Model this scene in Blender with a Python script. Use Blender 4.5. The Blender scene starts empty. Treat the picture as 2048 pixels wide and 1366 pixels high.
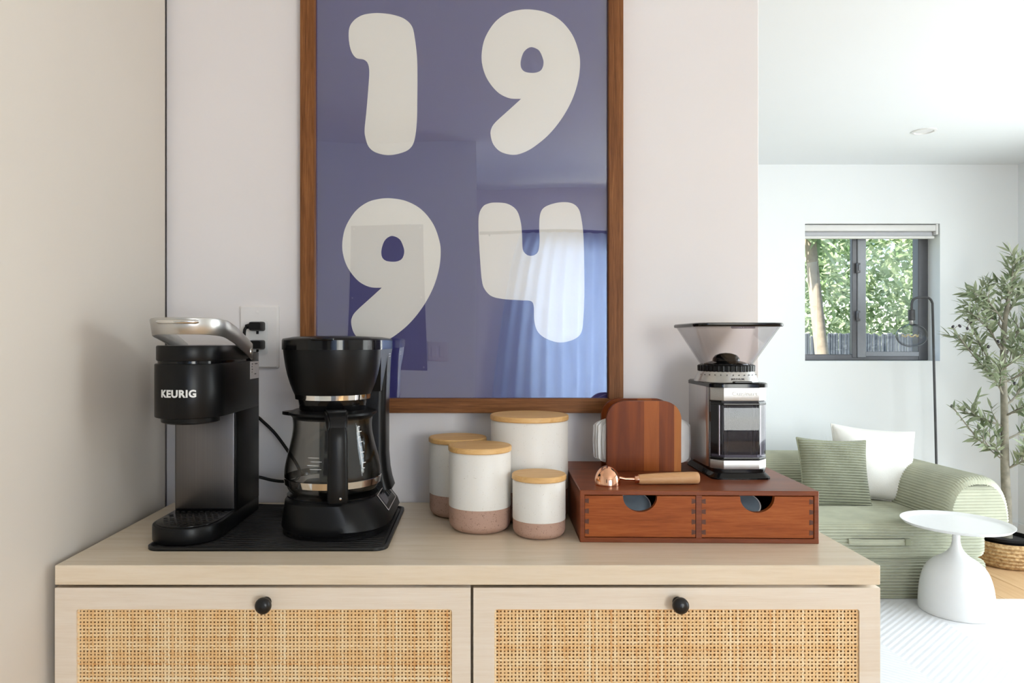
import bpy, bmesh, math, random
from mathutils import Vector, Matrix, Euler
R = math.radians
random.seed(7)
S = bpy.context.scene
COL = S.collection

# ------------------------------------------------------------------ camera
cam_d = bpy.data.cameras.new('camera'); cam = bpy.data.objects.new('camera', cam_d); COL.objects.link(cam)
cam.location = (0, 0, 1.30); cam.rotation_euler = (R(90), 0, 0)
cam_d.sensor_width = 36; cam_d.lens = 25.0; cam_d.shift_x = 0.0347; cam_d.clip_start = 0.02
S.camera = cam
# ------------------------------------------------------------------ world, sun, daylight, exposure
S.view_settings.view_transform = 'Standard'; S.view_settings.look = 'None'
S.view_settings.exposure = 0.0; S.view_settings.gamma = 1.0; S.view_settings.use_curve_mapping = False
W = bpy.data.worlds.new('sky'); S.world = W; W.use_nodes = True
wn = W.node_tree.nodes; wl = W.node_tree.links
sky = wn.new('ShaderNodeTexSky'); sky.sky_type = 'NISHITA'; sky.sun_disc = False
sky.sun_elevation = R(48); sky.sun_rotation = R(250); sky.air_density = 1.0
wl.new(sky.outputs[0], wn['Background'].inputs[0]); wn['Background'].inputs[1].default_value = 0.45

def add_light(name, kind, loc, direction, energy, color=(1, 1, 1), size=None):
    d = bpy.data.lights.new(name, kind); o = bpy.data.objects.new(name, d); COL.objects.link(o)
    o.location = loc; o.rotation_euler = Vector(direction).to_track_quat('-Z', 'Y').to_euler()
    d.energy = energy; d.color = color
    if size: d.shape = 'RECTANGLE'; d.size, d.size_y = size
    return o
sun = add_light('sun_offscreen', 'SUN', (0, 0, 8), (0.70, 0.28, -0.78), 17.0, (1.0, 0.95, 0.86)); sun.data.angle = R(0.6)
add_light('window_right_offscreen', 'AREA', (3.92, 2.25, 1.2), (-1, 0, 0), 145, (0.97, 0.985, 1.0), (3.3, 2.1))
add_light('window_behind_offscreen', 'AREA', (1.35, -2.98, 1.35), (0, 1, 0), 180, (1.0, 0.975, 0.94), (2.3, 1.5))

# ------------------------------------------------------------------ materials
def new_mat(name):
    m = bpy.data.materials.new(name); m.use_nodes = True
    nt = m.node_tree; return m, nt, nt.nodes['Principled BSDF']
def setc(b, color, rough, metal=0.0, **k):
    b.inputs['Base Color'].default_value = (*color, 1); b.inputs['Roughness'].default_value = rough
    b.inputs['Metallic'].default_value = metal
    for key, v in k.items(): b.inputs[key].default_value = v
def srgb(r, g, b):
    f = lambda c: (c / 255 / 12.92) if c / 255 <= 0.04045 else ((c / 255 + 0.055) / 1.055) ** 2.4
    return (f(r), f(g), f(b))
def tex(nt, scale=(1, 1, 1), kind='Object', rot=(0, 0, 0)):
    tc = nt.nodes.new('ShaderNodeTexCoord'); mp = nt.nodes.new('ShaderNodeMapping')
    mp.inputs['Scale'].default_value = scale; mp.inputs['Rotation'].default_value = rot
    nt.links.new(tc.outputs[kind], mp.inputs[0]); return mp
def noise(nt, vec, scale, detail=4, rough=0.55, dist=0.0):
    n = nt.nodes.new('ShaderNodeTexNoise'); n.inputs['Scale'].default_value = scale
    n.inputs['Detail'].default_value = detail; n.inputs['Roughness'].default_value = rough
    n.inputs['Distortion'].default_value = dist; nt.links.new(vec.outputs[0], n.inputs['Vector']); return n
def ramp(nt, src, stops):
    r = nt.nodes.new('ShaderNodeValToRGB'); e = r.color_ramp.elements
    while len(e) < len(stops): e.new(0.5)
    for el, (p, c) in zip(e, stops): el.position = p; el.color = (*c, 1)
    nt.links.new(src, r.inputs[0]); return r
def bump(nt, b, src, strength, dist=0.002):
    n = nt.nodes.new('ShaderNodeBump'); n.inputs['Strength'].default_value = strength; n.inputs['Distance'].default_value = dist
    nt.links.new(src, n.inputs['Height']); nt.links.new(n.outputs[0], b.inputs['Normal']); return n
def plain(name, color, rough=0.5, metal=0.0, var=0.06, scale=30, bmp=0.0, **k):
    """procedural: colour with a slight noise variation"""
    m, nt, b = new_mat(name); setc(b, color, rough, metal, **k)
    n = noise(nt, tex(nt), scale)
    lo = tuple(c * (1 - var) for c in color); hi = tuple(min(1, c * (1 + var)) for c in color)
    r = ramp(nt, n.outputs['Fac'], [(0.3, lo), (0.7, hi)]); nt.links.new(r.outputs[0], b.inputs['Base Color'])
    if bmp: bump(nt, b, n.outputs['Fac'], bmp)
    return m
def wood(name, cols, axis='x', scale=1.0, rough=0.45, fine=0.25, stretch=14, bmp=0.08, spec=0.4):
    m, nt, b = new_mat(name); setc(b, cols[1], rough); b.inputs['Specular IOR Level'].default_value = spec
    s = [scale * stretch] * 3; s['xyz'.index(axis)] = scale
    mp = tex(nt, s)
    n = noise(nt, mp, 2.2, 5, 0.6, 0.7); n2 = noise(nt, mp, 14, 3, 0.6, 0.2)
    mx = nt.nodes.new('ShaderNodeMix'); mx.data_type = 'FLOAT'; mx.inputs[0].default_value = fine
    nt.links.new(n.outputs['Fac'], mx.inputs[2]); nt.links.new(n2.outputs['Fac'], mx.inputs[3])
    st = [(0.28 + 0.44 * i / (len(cols) - 1), c) for i, c in enumerate(cols)]
    r = ramp(nt, mx.outputs[0], st); nt.links.new(r.outputs[0], b.inputs['Base Color'])
    if bmp: bump(nt, b, mx.outputs[0], bmp, 0.001)
    return m
def schlick(nt, ior):
    """two-sided reflectance of a thin sheet"""
    f0 = ((ior - 1) / (ior + 1)) ** 2
    lw = nt.nodes.new('ShaderNodeLayerWeight'); lw.inputs[0].default_value = 0.5
    p = nt.nodes.new('ShaderNodeMath'); p.operation = 'POWER'; p.inputs[1].default_value = 5; nt.links.new(lw.outputs['Facing'], p.inputs[0])
    a = nt.nodes.new('ShaderNodeMath'); a.operation = 'MULTIPLY_ADD'; a.inputs[1].default_value = 1 - f0; a.inputs[2].default_value = f0; nt.links.new(p.outputs[0], a.inputs[0]); return a
def clear(name, tint=(0.95, 0.95, 0.95), ior=1.45, rough=0.0, edge=None):
    """thin clear sheet: passes light, reflects by fresnel; edge = tint seen through grazing (thicker) walls"""
    m = bpy.data.materials.new(name); m.use_nodes = True; nt = m.node_tree; nt.nodes.clear()
    o = nt.nodes.new('ShaderNodeOutputMaterial'); mx = nt.nodes.new('ShaderNodeMixShader')
    t = nt.nodes.new('ShaderNodeBsdfTransparent'); g = nt.nodes.new('ShaderNodeBsdfGlossy'); f = schlick(nt, ior)
    t.inputs[0].default_value = (*tint, 1); g.inputs['Roughness'].default_value = rough
    if edge:
        lw = nt.nodes.new('ShaderNodeLayerWeight'); lw.inputs[0].default_value = 0.5
        r = ramp(nt, lw.outputs['Facing'], [(0.40, tint), (0.92, edge)]); nt.links.new(r.outputs[0], t.inputs[0])
    nt.links.new(f.outputs[0], mx.inputs[0]); nt.links.new(t.outputs[0], mx.inputs[1]); nt.links.new(g.outputs[0], mx.inputs[2])
    nt.links.new(mx.outputs[0], o.inputs[0]); return m, nt
M = {}
M['wall'] = plain('wall_paint', (0.80, 0.762, 0.755), 0.6, var=0.012, scale=3, bmp=0.0)
M['wall_panel'] = plain('tall_panel_paint', (0.64, 0.585, 0.52), 0.5, var=0.015, scale=3)
M['white_wall'] = plain('white_wall_paint', (0.835, 0.86, 0.865), 0.6, var=0.008, scale=2)
M['ceiling'] = plain('ceiling_paint', (0.855, 0.885, 0.90), 0.7, var=0.006, scale=2)
M['oak'] = wood('pale_oak', [srgb(219, 199, 170), srgb(229, 212, 187), srgb(235, 221, 200)], 'x', 1.6, 0.27, 0.35, 16, 0.02, 0.5)
M['oak_edge'] = wood('pale_oak_front', [srgb(223, 206, 184), srgb(231, 217, 199), srgb(237, 226, 211)], 'x', 1.8, 0.5, 0.4, 22, 0.05)
M['subfloor'] = plain('subfloor_wood', (0.45, 0.33, 0.20), 0.8)
M['backing_board'] = plain('brown_hardboard', srgb(172, 126, 78), 0.8)
M['knob'] = plain('satin_black_metal', (0.012, 0.012, 0.013), 0.32, 0.3)
M['walnut'] = wood('walnut_frame', [srgb(82, 46, 22), srgb(124, 78, 42), srgb(154, 104, 62)], 'z', 1.5, 0.5, 0.5, 26, 0.25, 0.2)
M['walnut_h'] = wood('walnut_frame_rail', [srgb(82, 46, 22), srgb(124, 78, 42), srgb(154, 104, 62)], 'x', 1.5, 0.5, 0.5, 26, 0.25, 0.2)
M['acacia_box'] = wood('red_brown_wood', [srgb(112, 50, 16), srgb(152, 76, 30), srgb(174, 98, 44)], 'x', 2.0, 0.42, 0.45, 16, 0.06, 0.18)
M['acacia_case'] = wood('red_brown_case', [srgb(92, 42, 18), srgb(122, 60, 30), srgb(142, 76, 40)], 'x', 2.0, 0.36, 0.3, 10, 0.05, 0.25)
M['dovetail'] = wood('dovetail_end_grain', [srgb(70, 34, 18), srgb(88, 44, 24), srgb(98, 52, 30)], 'y', 6, 0.5)
M['bamboo'] = wood('bamboo', [srgb(205, 154, 92), srgb(222, 177, 116), srgb(232, 192, 134)], 'x', 3.0, 0.45, 0.3, 9, 0.03)
M['beech'] = wood('beech_handle', [srgb(190, 138, 92), srgb(205, 156, 110), srgb(214, 168, 122)], 'x', 6, 0.5, 0.4, 10, 0.03)
M['mat'] = plain('black_rubber', (0.010, 0.010, 0.011), 0.42, var=0.1, **{'Specular IOR Level': 0.42})
M['black'] = plain('matte_black_plastic', (0.0045, 0.0045, 0.005), 0.34, var=0.1, **{'Specular IOR Level': 0.22})
M['black_gloss'] = plain('gloss_black_plastic', (0.004, 0.004, 0.0045), 0.10, var=0.05, **{'Specular IOR Level': 0.3})
M['print'] = plain('pale_print', (0.75, 0.75, 0.74), 0.5)
M['sticker'] = plain('paper_sticker', (0.62, 0.57, 0.56), 0.5)
M['dark_print'] = plain('dark_print', (0.10, 0.09, 0.09), 0.5)
M['silver'] = plain('satin_silver', (0.56, 0.55, 0.53), 0.30, 0.9, var=0.03)
M['silver_hi'] = plain('polished_silver', (0.75, 0.74, 0.72), 0.16, 1.0, var=0.02)
M['chrome'] = plain('chrome', (0.80, 0.78, 0.75), 0.06, 1.0, var=0.02)
M['copper'] = plain('copper', (0.86, 0.47, 0.30), 0.10, 1.0, var=0.03)
M['copper_dark'] = plain('copper_rod', (0.72, 0.36, 0.22), 0.22, 1.0, var=0.03)
M['paper'] = plain('filter_paper', (0.86, 0.85, 0.82), 0.8, var=0.02)
M['outlet'] = plain('outlet_white', (0.80, 0.77, 0.75), 0.35, var=0.01)
M['white_plastic'] = plain('white_enamel', (0.77, 0.765, 0.745), 0.35, var=0.01)
M['white_cotton'] = plain('white_cotton', (0.84, 0.82, 0.76), 0.9, var=0.04, scale=300, bmp=0.3)
M['frame_grey'] = plain('window_aluminium', (0.13, 0.13, 0.14), 0.4, 0.3, var=0.04)
M['frame_grey_lt'] = plain('window_aluminium_light', (0.24, 0.25, 0.27), 0.4, 0.3, var=0.04)
M['blind_grey'] = plain('blind_fabric', (0.52, 0.53, 0.56), 0.8, var=0.03)
M['lamp_metal'] = plain('dark_grey_metal', (0.09, 0.09, 0.095), 0.42, 0.6)
M['fence'] = plain('fence_reed', (0.085, 0.095, 0.115), 0.85, var=0.35, scale=12)
M['bark_pale'] = plain('pale_bark', (0.34, 0.27, 0.20), 0.9, var=0.25, scale=14, bmp=0.5)
M['bark'] = plain('olive_bark', (0.24, 0.22, 0.17), 0.9, var=0.3, scale=25, bmp=0.5)
M['soil'] = plain('soil', (0.02, 0.018, 0.016), 0.95, var=0.3)
M['grass'] = plain('garden_ground', (0.14, 0.16, 0.07), 0.95, var=0.3, scale=6)
M['olive_fruit'] = plain('black_olive', (0.03, 0.025, 0.03), 0.3)
M['pod_foil'] = plain('pod_foil', (0.26, 0.33, 0.39), 0.35, 0.4, var=0.1)
M['pod_cup'] = plain('pod_cup', (0.72, 0.72, 0.70), 0.45)
M['poster'] = plain('navy_print', (0.030, 0.027, 0.19), 0.6, var=0.02, scale=4)
M['digit'] = plain('cream_print', (0.90, 0.875, 0.82), 0.6, var=0.01, scale=5)
M['glass'], _ = clear('carafe_glass', (0.975, 0.975, 0.965), 1.5, 0.0, edge=(0.40, 0.38, 0.35))
M['hopper'], _ = clear('hopper_plastic', (0.975, 0.965, 0.968), 1.45, 0.0, edge=(0.80, 0.79, 0.80))
M['smoke'], _ = clear('smoky_plastic', (0.66, 0.64, 0.70), 1.42, 0.02, edge=(0.40, 0.40, 0.44))
M['bulb'], _ = clear('bulb_glass', (0.88, 0.89, 0.90), 1.5, 0.0, edge=(0.05, 0.06, 0.07))
M['pane'], _ = clear('window_glass', (0.95, 0.97, 0.97), 1.22)
M['acrylic'], _nt = clear('poster_acrylic', (1, 1, 1), 2.85)
# grinder housing: brushed steel
def brushed(name, color, rough=0.3, axis='x'):
    m, nt, b = new_mat(name); setc(b, color, rough, 1.0)
    s = [4, 900, 900]
    if axis == 'z': s = [900, 900, 4]
    n = noise(nt, tex(nt, s), 1.0, 2)
    r = ramp(nt, n.outputs['Fac'], [(0.3, tuple(c * 0.86 for c in color)), (0.7, color)])
    nt.links.new(r.outputs[0], b.inputs['Base Color']); bump(nt, b, n.outputs['Fac'], 0.04, 0.0005); return m
M['steel'] = brushed('brushed_steel', (0.44, 0.43, 0.42), 0.40)
M['steel_v'] = brushed('brushed_steel_upright', (0.66, 0.64, 0.62), 0.38, 'z')
M['dark_steel'] = brushed('dark_brushed_steel', (0.17, 0.16, 0.16), 0.36, 'z')
# ceramics: off-white glaze over speckled raw clay
def speckle(name, base, spot, thr, rough, bmp):
    m, nt, b = new_mat(name); setc(b, base, rough)
    v = nt.nodes.new('ShaderNodeTexVoronoi'); v.inputs['Scale'].default_value = 420
    mp = tex(nt); nt.links.new(mp.outputs[0], v.inputs['Vector'])
    n = noise(nt, mp, 160, 2)
    mt = nt.nodes.new('ShaderNodeMath'); mt.operation = 'ADD'
    nt.links.new(v.outputs['Distance'], mt.inputs[0]); nt.links.new(n.outputs['Fac'], mt.inputs[1])
    r = ramp(nt, mt.outputs[0], [(thr - 0.08, spot), (thr + 0.05, base)]); nt.links.new(r.outputs[0], b.inputs['Base Color'])
    bump(nt, b, n.outputs['Fac'], bmp, 0.0008); return m
M['glaze'] = speckle('speckled_cream_glaze', (0.80, 0.77, 0.72), (0.60, 0.54, 0.46), 0.58, 0.45, 0.10)
M['clay'] = speckle('speckled_clay', (0.47, 0.295, 0.225), (0.22, 0.12, 0.09), 0.68, 0.7, 0.12)
# rattan strand: per strand tint attribute
def rattan():
    m, nt, b = new_mat('rattan_strand'); setc(b, (0.8, 0.6, 0.35), 0.5)
    at = nt.nodes.new('ShaderNodeAttribute'); at.attribute_name = 'tint'
    n = noise(nt, tex(nt, (1, 1, 1)), 55, 3)
    mx = nt.nodes.new('ShaderNodeMix'); mx.data_type = 'FLOAT'; mx.inputs[0].default_value = 0.45
    nt.links.new(at.outputs['Fac'], mx.inputs[2]); nt.links.new(n.outputs['Fac'], mx.inputs[3])
    r = ramp(nt, mx.outputs[0], [(0.15, srgb(206, 140, 78)), (0.35, srgb(232, 186, 128)), (0.6, srgb(240, 206, 156)), (0.85, srgb(246, 226, 188))])
    nt.links.new(r.outputs[0], b.inputs['Base Color']); return m
M['rattan'] = rattan()
# corduroy: ribs along the 'rib' attribute (metres across the ribs)
def corduroy(name, lite, pitch=0.0155):
    m, nt, b = new_mat(name); setc(b, lite, 0.85); b.inputs['Sheen Weight'].default_value = 0.2
    at = nt.nodes.new('ShaderNodeAttribute'); at.attribute_name = 'rib'
    k = nt.nodes.new('ShaderNodeMath'); k.operation = 'MULTIPLY'; k.inputs[1].default_value = 2 * math.pi / pitch; nt.links.new(at.outputs['Fac'], k.inputs[0])
    s = nt.nodes.new('ShaderNodeMath'); s.operation = 'SINE'; nt.links.new(k.outputs[0], s.inputs[0])
    n = noise(nt, tex(nt), 9, 4)
    c = ramp(nt, n.outputs['Fac'], [(0.35, tuple(x * 0.86 for x in lite)), (0.65, lite)]); nt.links.new(c.outputs[0], b.inputs['Base Color'])
    bump(nt, b, s.outputs[0], 0.6, 0.005); return m
RIB = 0.0070
def ribbed(prof, pitch=0.0155, closed=True, per=6):
    """resample a 2D outline finely and push it in and out by the ribs -> points, arc lengths"""
    P = [Vector((p[0], p[1])) for p in prof]
    if closed: P = P + [P[0]]
    L = [0.0]
    for i in range(1, len(P)): L.append(L[-1] + (P[i] - P[i - 1]).length)
    n = max(8, int(L[-1] / pitch * per)); out, arc = [], []; j = 0
    for i in range(n if closed else n + 1):
        t = L[-1] * i / n
        while j < len(P) - 2 and L[j + 1] < t: j += 1
        d = (P[j + 1] - P[j]); q = P[j] + d * ((t - L[j]) / max(1e-9, L[j + 1] - L[j])); d.normalize()
        o = RIB * 0.5 * (math.cos(2 * math.pi * t / pitch) - 1.0)
        q = q + Vector((d.y, -d.x)) * o; out.append((q.x, q.y)); arc.append(t + pitch / 4)
    return out, arc
M['cord'] = corduroy('sage_corduroy', srgb(188, 189, 164))
M['cord_pillow'] = corduroy('sage_corduroy_cushion', srgb(146, 148, 122), 0.0145)
# rug: chevron pile
def rugmat():
    m, nt, b = new_mat('white_chevron_pile'); setc(b, (0.86, 0.86, 0.86), 0.95)
    mp = tex(nt); sp = nt.nodes.new('ShaderNodeSeparateXYZ'); nt.links.new(mp.outputs[0], sp.inputs[0])
    def mth(op, a, bb=None, c=None):
        n = nt.nodes.new('ShaderNodeMath'); n.operation = op
        for i, v in enumerate((a, bb, c)):
            if v is None: continue
            if isinstance(v, (int, float)): n.inputs[i].default_value = v
            else: nt.links.new(v, n.inputs[i])
        return n.outputs[0]
    tri = mth('PINGPONG', sp.outputs['X'], 0.42)
    s = mth('ADD', mth('MULTIPLY', tri, 0.9), sp.outputs['Y'])
    w = mth('SINE', mth('MULTIPLY', s, 2 * math.pi / 0.034))
    n = noise(nt, mp, 120, 3); n3 = noise(nt, mp, 4, 3)
    h = mth('ADD', w, mth('MULTIPLY', n.outputs['Fac'], 1.5))
    r = ramp(nt, n3.outputs['Fac'], [(0.3, (0.735, 0.735, 0.74)), (0.7, (0.77, 0.77, 0.775))])
    nt.links.new(r.outputs[0], b.inputs['Base Color']); bump(nt, b, h, 0.18, 0.004); return m
M['rug'] = rugmat()
M['plank'] = wood('oak_floor', [srgb(190, 150, 105), srgb(206, 168, 124), srgb(218, 184, 142)], 'y', 1.0, 0.4, 0.3, 14, 0.04)
M['basket'] = None
def basketmat():
    m, nt, b = new_mat('seagrass_weave'); setc(b, srgb(190, 155, 105), 0.85)
    n = noise(nt, tex(nt, (60, 60, 60)), 1, 3)
    r = ramp(nt, n.outputs['Fac'], [(0.3, srgb(140, 104, 62)), (0.7, srgb(208, 176, 128))]); nt.links.new(r.outputs[0], b.inputs['Base Color'])
    bump(nt, b, n.outputs['Fac'], 0.5, 0.004); return m
M['basket'] = basketmat()
def leafmat(name, dark, lite, trans=0.35, scale=9):
    m, nt, b = new_mat(name); setc(b, lite, 0.45)
    n = noise(nt, tex(nt, kind='Generated'), scale, 3)
    oi = nt.nodes.new('ShaderNodeObjectInfo'); at = nt.nodes.new('ShaderNodeAttribute'); at.attribute_name = 'tint'
    ad = nt.nodes.new('ShaderNodeMath'); ad.operation = 'ADD'; nt.links.new(oi.outputs['Random'], ad.inputs[0]); nt.links.new(at.outputs['Fac'], ad.inputs[1])
    fr = nt.nodes.new('ShaderNodeMath'); fr.operation = 'FRACT'; nt.links.new(ad.outputs[0], fr.inputs[0])
    r = ramp(nt, fr.outputs[0], [(0.0, dark), (1.0, lite)]); nt.links.new(r.outputs[0], b.inputs['Base Color'])
    tr = nt.nodes.new('ShaderNodeBsdfTranslucent'); nt.links.new(r.outputs[0], tr.inputs[0])
    mx = nt.nodes.new('ShaderNodeMixShader'); mx.inputs[0].default_value = trans
    nt.links.new(b.outputs[0], mx.inputs[1]); nt.links.new(tr.outputs[0], mx.inputs[2]); nt.links.new(mx.outputs[0], nt.nodes['Material Output'].inputs[0]); return m
M['leaf_garden'] = leafmat('garden_leaf', (0.17, 0.27, 0.11), (0.72, 0.79, 0.54), 0.45)
M['leaf_olive'] = leafmat('olive_leaf', (0.16, 0.21, 0.11), (0.46, 0.50, 0.34), 0.25)
def curtainmat():
    m, nt, b = new_mat('sheer_curtain'); setc(b, (0.72, 0.78, 0.88), 0.9)
    tr = nt.nodes.new('ShaderNodeBsdfTranslucent'); tr.inputs[0].default_value = (0.62, 0.72, 0.88, 1)
    mx = nt.nodes.new('ShaderNodeMixShader'); mx.inputs[0].default_value = 0.55
    nt.links.new(b.outputs[0], mx.inputs[1]); nt.links.new(tr.outputs[0], mx.inputs[2]); nt.links.new(mx.outputs[0], nt.nodes['Material Output'].inputs[0]); return m
M['curtain'] = curtainmat()
m, nt, b = new_mat('warm_filament'); setc(b, (0.9, 0.75, 0.4), 0.4); M['filament'] = m
m, nt, b = new_mat('downlight_lens'); setc(b, (0.8, 0.8, 0.8), 0.4); M['lens'] = m

# ------------------------------------------------------------------ mesh helpers
def obj(name, bm, mat, parent=None, smooth=35, loc=None):
    me = bpy.data.meshes.new(name)
    if isinstance(bm, bmesh.types.BMesh):
        bmesh.ops.recalc_face_normals(bm, faces=bm.faces); bm.to_mesh(me); bm.free()
    else: me = bm
    if mat: me.materials.append(M[mat] if isinstance(mat, str) else mat)
    if smooth:
        me.polygons.foreach_set('use_smooth', [True] * len(me.polygons)); me.set_sharp_from_angle(angle=R(smooth))
    o = bpy.data.objects.new(name, me); COL.objects.link(o)
    if parent: o.parent = parent
    if loc: o.location = loc
    return o
def thing(name, label, cat, loc=(0, 0, 0), rz=0, group=None):
    o = bpy.data.objects.new(name, None); COL.objects.link(o); o.empty_display_size = 0.05
    o.location = loc; o.rotation_euler = (0, 0, rz); tag(o, label, cat, group); return o
def tag(o, label, cat=None, group=None):
    o['label'] = label
    if cat: o['category'] = cat
    if group: o['group'] = group
    return o
def struct(name, bm, mat, label=None, cat=None, **k):
    o = obj(name, bm, mat, **k); o['kind'] = 'structure'
    if label: o['label'] = label
    if cat: o['category'] = cat
    return o
def box(x0, x1, y0, y1, z0, z1, bev=0.0, seg=2, bm=None):
    bm2 = bmesh.new(); bmesh.ops.create_cube(bm2, size=1)
    for v in bm2.verts:
        v.co = Vector((x0 if v.co.x < 0 else x1, y0 if v.co.y < 0 else y1, z0 if v.co.z < 0 else z1))
    if bev: bmesh.ops.bevel(bm2, geom=bm2.edges[:], offset=bev, segments=seg, profile=0.5, affect='EDGES')
    return join(bm, bm2)
def join(bm, other):
    if bm is None: return other
    me = bpy.data.meshes.new('t'); other.to_mesh(me); other.free(); bm.from_mesh(me); bpy.data.meshes.remove(me); return bm
def lathe(prof, seg=48, cx=0, cy=0, bm=None, cap0=True, cap1=True, a0=0, a1=2 * math.pi):
    b = bmesh.new(); rings = []
    full = abs(a1 - a0 - 2 * math.pi) < 1e-6; n = seg if full else seg + 1
    for r, z in prof:
        rings.append([b.verts.new((cx + r * math.cos(a0 + (a1 - a0) * i / seg), cy + r * math.sin(a0 + (a1 - a0) * i / seg), z)) for i in range(n)])
    for q in range(len(rings) - 1):
        for i in range(seg):
            j = (i + 1) % n
            b.faces.new((rings[q][i], rings[q][j], rings[q + 1][j], rings[q + 1][i]))
    if full:
        if cap0 and prof[0][0] > 1e-5: b.faces.new(rings[0][::-1])
        if cap1 and prof[-1][0] > 1e-5: b.faces.new(rings[-1])
    return join(bm, b)
def loft(loops, bm=None, cap=True, closed=True):
    """loops: list of equal-length lists of 3D points"""
    b = bmesh.new(); L = [[b.verts.new(p) for p in lp] for lp in loops]; n = len(L[0])
    for q in range(len(L) - 1):
        for i in range(n if closed else n - 1):
            j = (i + 1) % n; b.faces.new((L[q][i], L[q][j], L[q + 1][j], L[q + 1][i]))
    if cap: b.faces.new(L[0][::-1]); b.faces.new(L[-1])
    return join(bm, b)
def rrect(x0, x1, y0, y1, r, seg=6):
    pts = []
    for cx, cy, a in ((x1 - r, y1 - r, 0), (x0 + r, y1 - r, 90), (x0 + r, y0 + r, 180), (x1 - r, y0 + r, 270)):
        for i in range(seg + 1):
            t = R(a + 90 * i / seg); pts.append((cx + r * math.cos(t), cy + r * math.sin(t)))
    return pts
def prism(pts, z0, z1, ch=0.0, bm=None, ins=None):
    """2D outline extruded in z, edges eased by ch (outline shrunk about its centre)"""
    cx = (max(p[0] for p in pts) + min(p[0] for p in pts)) / 2; cy = (max(p[1] for p in pts) + min(p[1] for p in pts)) / 2
    hx = (max(p[0] for p in pts) - min(p[0] for p in pts)) / 2; hy = (max(p[1] for p in pts) - min(p[1] for p in pts)) / 2
    def ring(z, d): return [(cx + (x - cx) * (1 - d / hx), cy + (y - cy) * (1 - d / hy), z) for x, y in pts]
    if ch: return loft([ring(z0, ch), ring(z0 + ch * 0.3, ch * 0.3), ring(z0 + ch, 0), ring(z1 - ch, 0), ring(z1 - ch * 0.3, ch * 0.3), ring(z1, ch)], bm)
    return loft([ring(z0, 0), ring(z1, 0)], bm)
def tube(pts, r, seg=10, bm=None, cap=True):
    """pts: list of 3D; r: radius or list"""
    P = [Vector(p) for p in pts]; n = len(P); rr = r if isinstance(r, (list, tuple)) else [r] * n
    loops = []; up = None
    for i in range(n):
        t = (P[min(i + 1, n - 1)] - P[max(i - 1, 0)]).normalized()
        if up is None: up = t.orthogonal().normalized()
        up = (up - t * up.dot(t)).normalized(); s = t.cross(up)
        loops.append([tuple(P[i] + (up * math.cos(2 * math.pi * k / seg) + s * math.sin(2 * math.pi * k / seg)) * rr[i]) for k in range(seg)])
    return loft(loops, bm, cap)
def crom(pts, n=8, closed=False):
    out = []; N = len(pts); P = [Vector(p) for p in pts]
    for i in range(N if closed else N - 1):
        g = (lambda k: P[k % N]) if closed else (lambda k: P[max(0, min(N - 1, k))])
        a, b_, c, d = g(i - 1), g(i), g(i + 1), g(i + 2)
        for k in range(n):
            t = k / n
            out.append(0.5 * ((2 * b_) + (c - a) * t + (2 * a - 5 * b_ + 4 * c - d) * t * t + (3 * b_ - a - 3 * c + d) * t ** 3))
    if not closed: out.append(P[-1])
    return [tuple(p) for p in out]
def extrude_poly(pts3, d, bm=None):
    """planar ngon (3D points) extruded by vector d"""
    b = bmesh.new(); A = [b.verts.new(p) for p in pts3]; B = [b.verts.new(Vector(p) + Vector(d)) for p in pts3]
    b.faces.new(A[::-1]); b.faces.new(B)
    for i in range(len(A)):
        j = (i + 1) % len(A); b.faces.new((A[i], A[j], B[j], B[i]))
    return join(bm, b)
def fill_curve(loops, extrude):
    """filled outline(s) in XY with holes -> mesh"""
    c = bpy.data.curves.new('t', 'CURVE'); c.dimensions = '2D'; c.fill_mode = 'BOTH'; c.extrude = extrude
    for lp in loops:
        s = c.splines.new('POLY'); s.points.add(len(lp) - 1); s.use_cyclic_u = True
        for p, q in zip(s.points, lp): p.co = (q[0], q[1], 0, 1)
    o = bpy.data.objects.new('t', c); COL.objects.link(o); dg = bpy.context.evaluated_depsgraph_get()
    me = bpy.data.meshes.new_from_object(o.evaluated_get(dg)); bpy.data.objects.remove(o); bpy.data.curves.remove(c); return me
def text_mesh(body, width, height, bold=0.0, depth=0.0004, spacing=1.0):
    c = bpy.data.curves.new('t', 'FONT'); c.body = body; c.align_x = 'CENTER'; c.align_y = 'CENTER'; c.offset = bold; c.extrude = 0.02; c.space_character = spacing; c.resolution_u = 4
    o = bpy.data.objects.new('t', c); COL.objects.link(o); dg = bpy.context.evaluated_depsgraph_get()
    me = bpy.data.meshes.new_from_object(o.evaluated_get(dg)); bpy.data.objects.remove(o); bpy.data.curves.remove(c)
    xs = [v.co.x for v in me.vertices]; ys = [v.co.y for v in me.vertices]
    x0, x1, y0, y1 = min(xs), max(xs), min(ys), max(ys)
    for v in me.vertices:
        v.co = Vector(((v.co.x - (x0 + x1) / 2) / (x1 - x0) * width, -depth if v.co.z > 0 else depth, (v.co.y - (y0 + y1) / 2) / (y1 - y0) * height))
    return me
def set_attr(me, name, vals):
    a = me.attributes.new(name, 'FLOAT', 'POINT'); a.data.foreach_set('value', vals)

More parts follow.
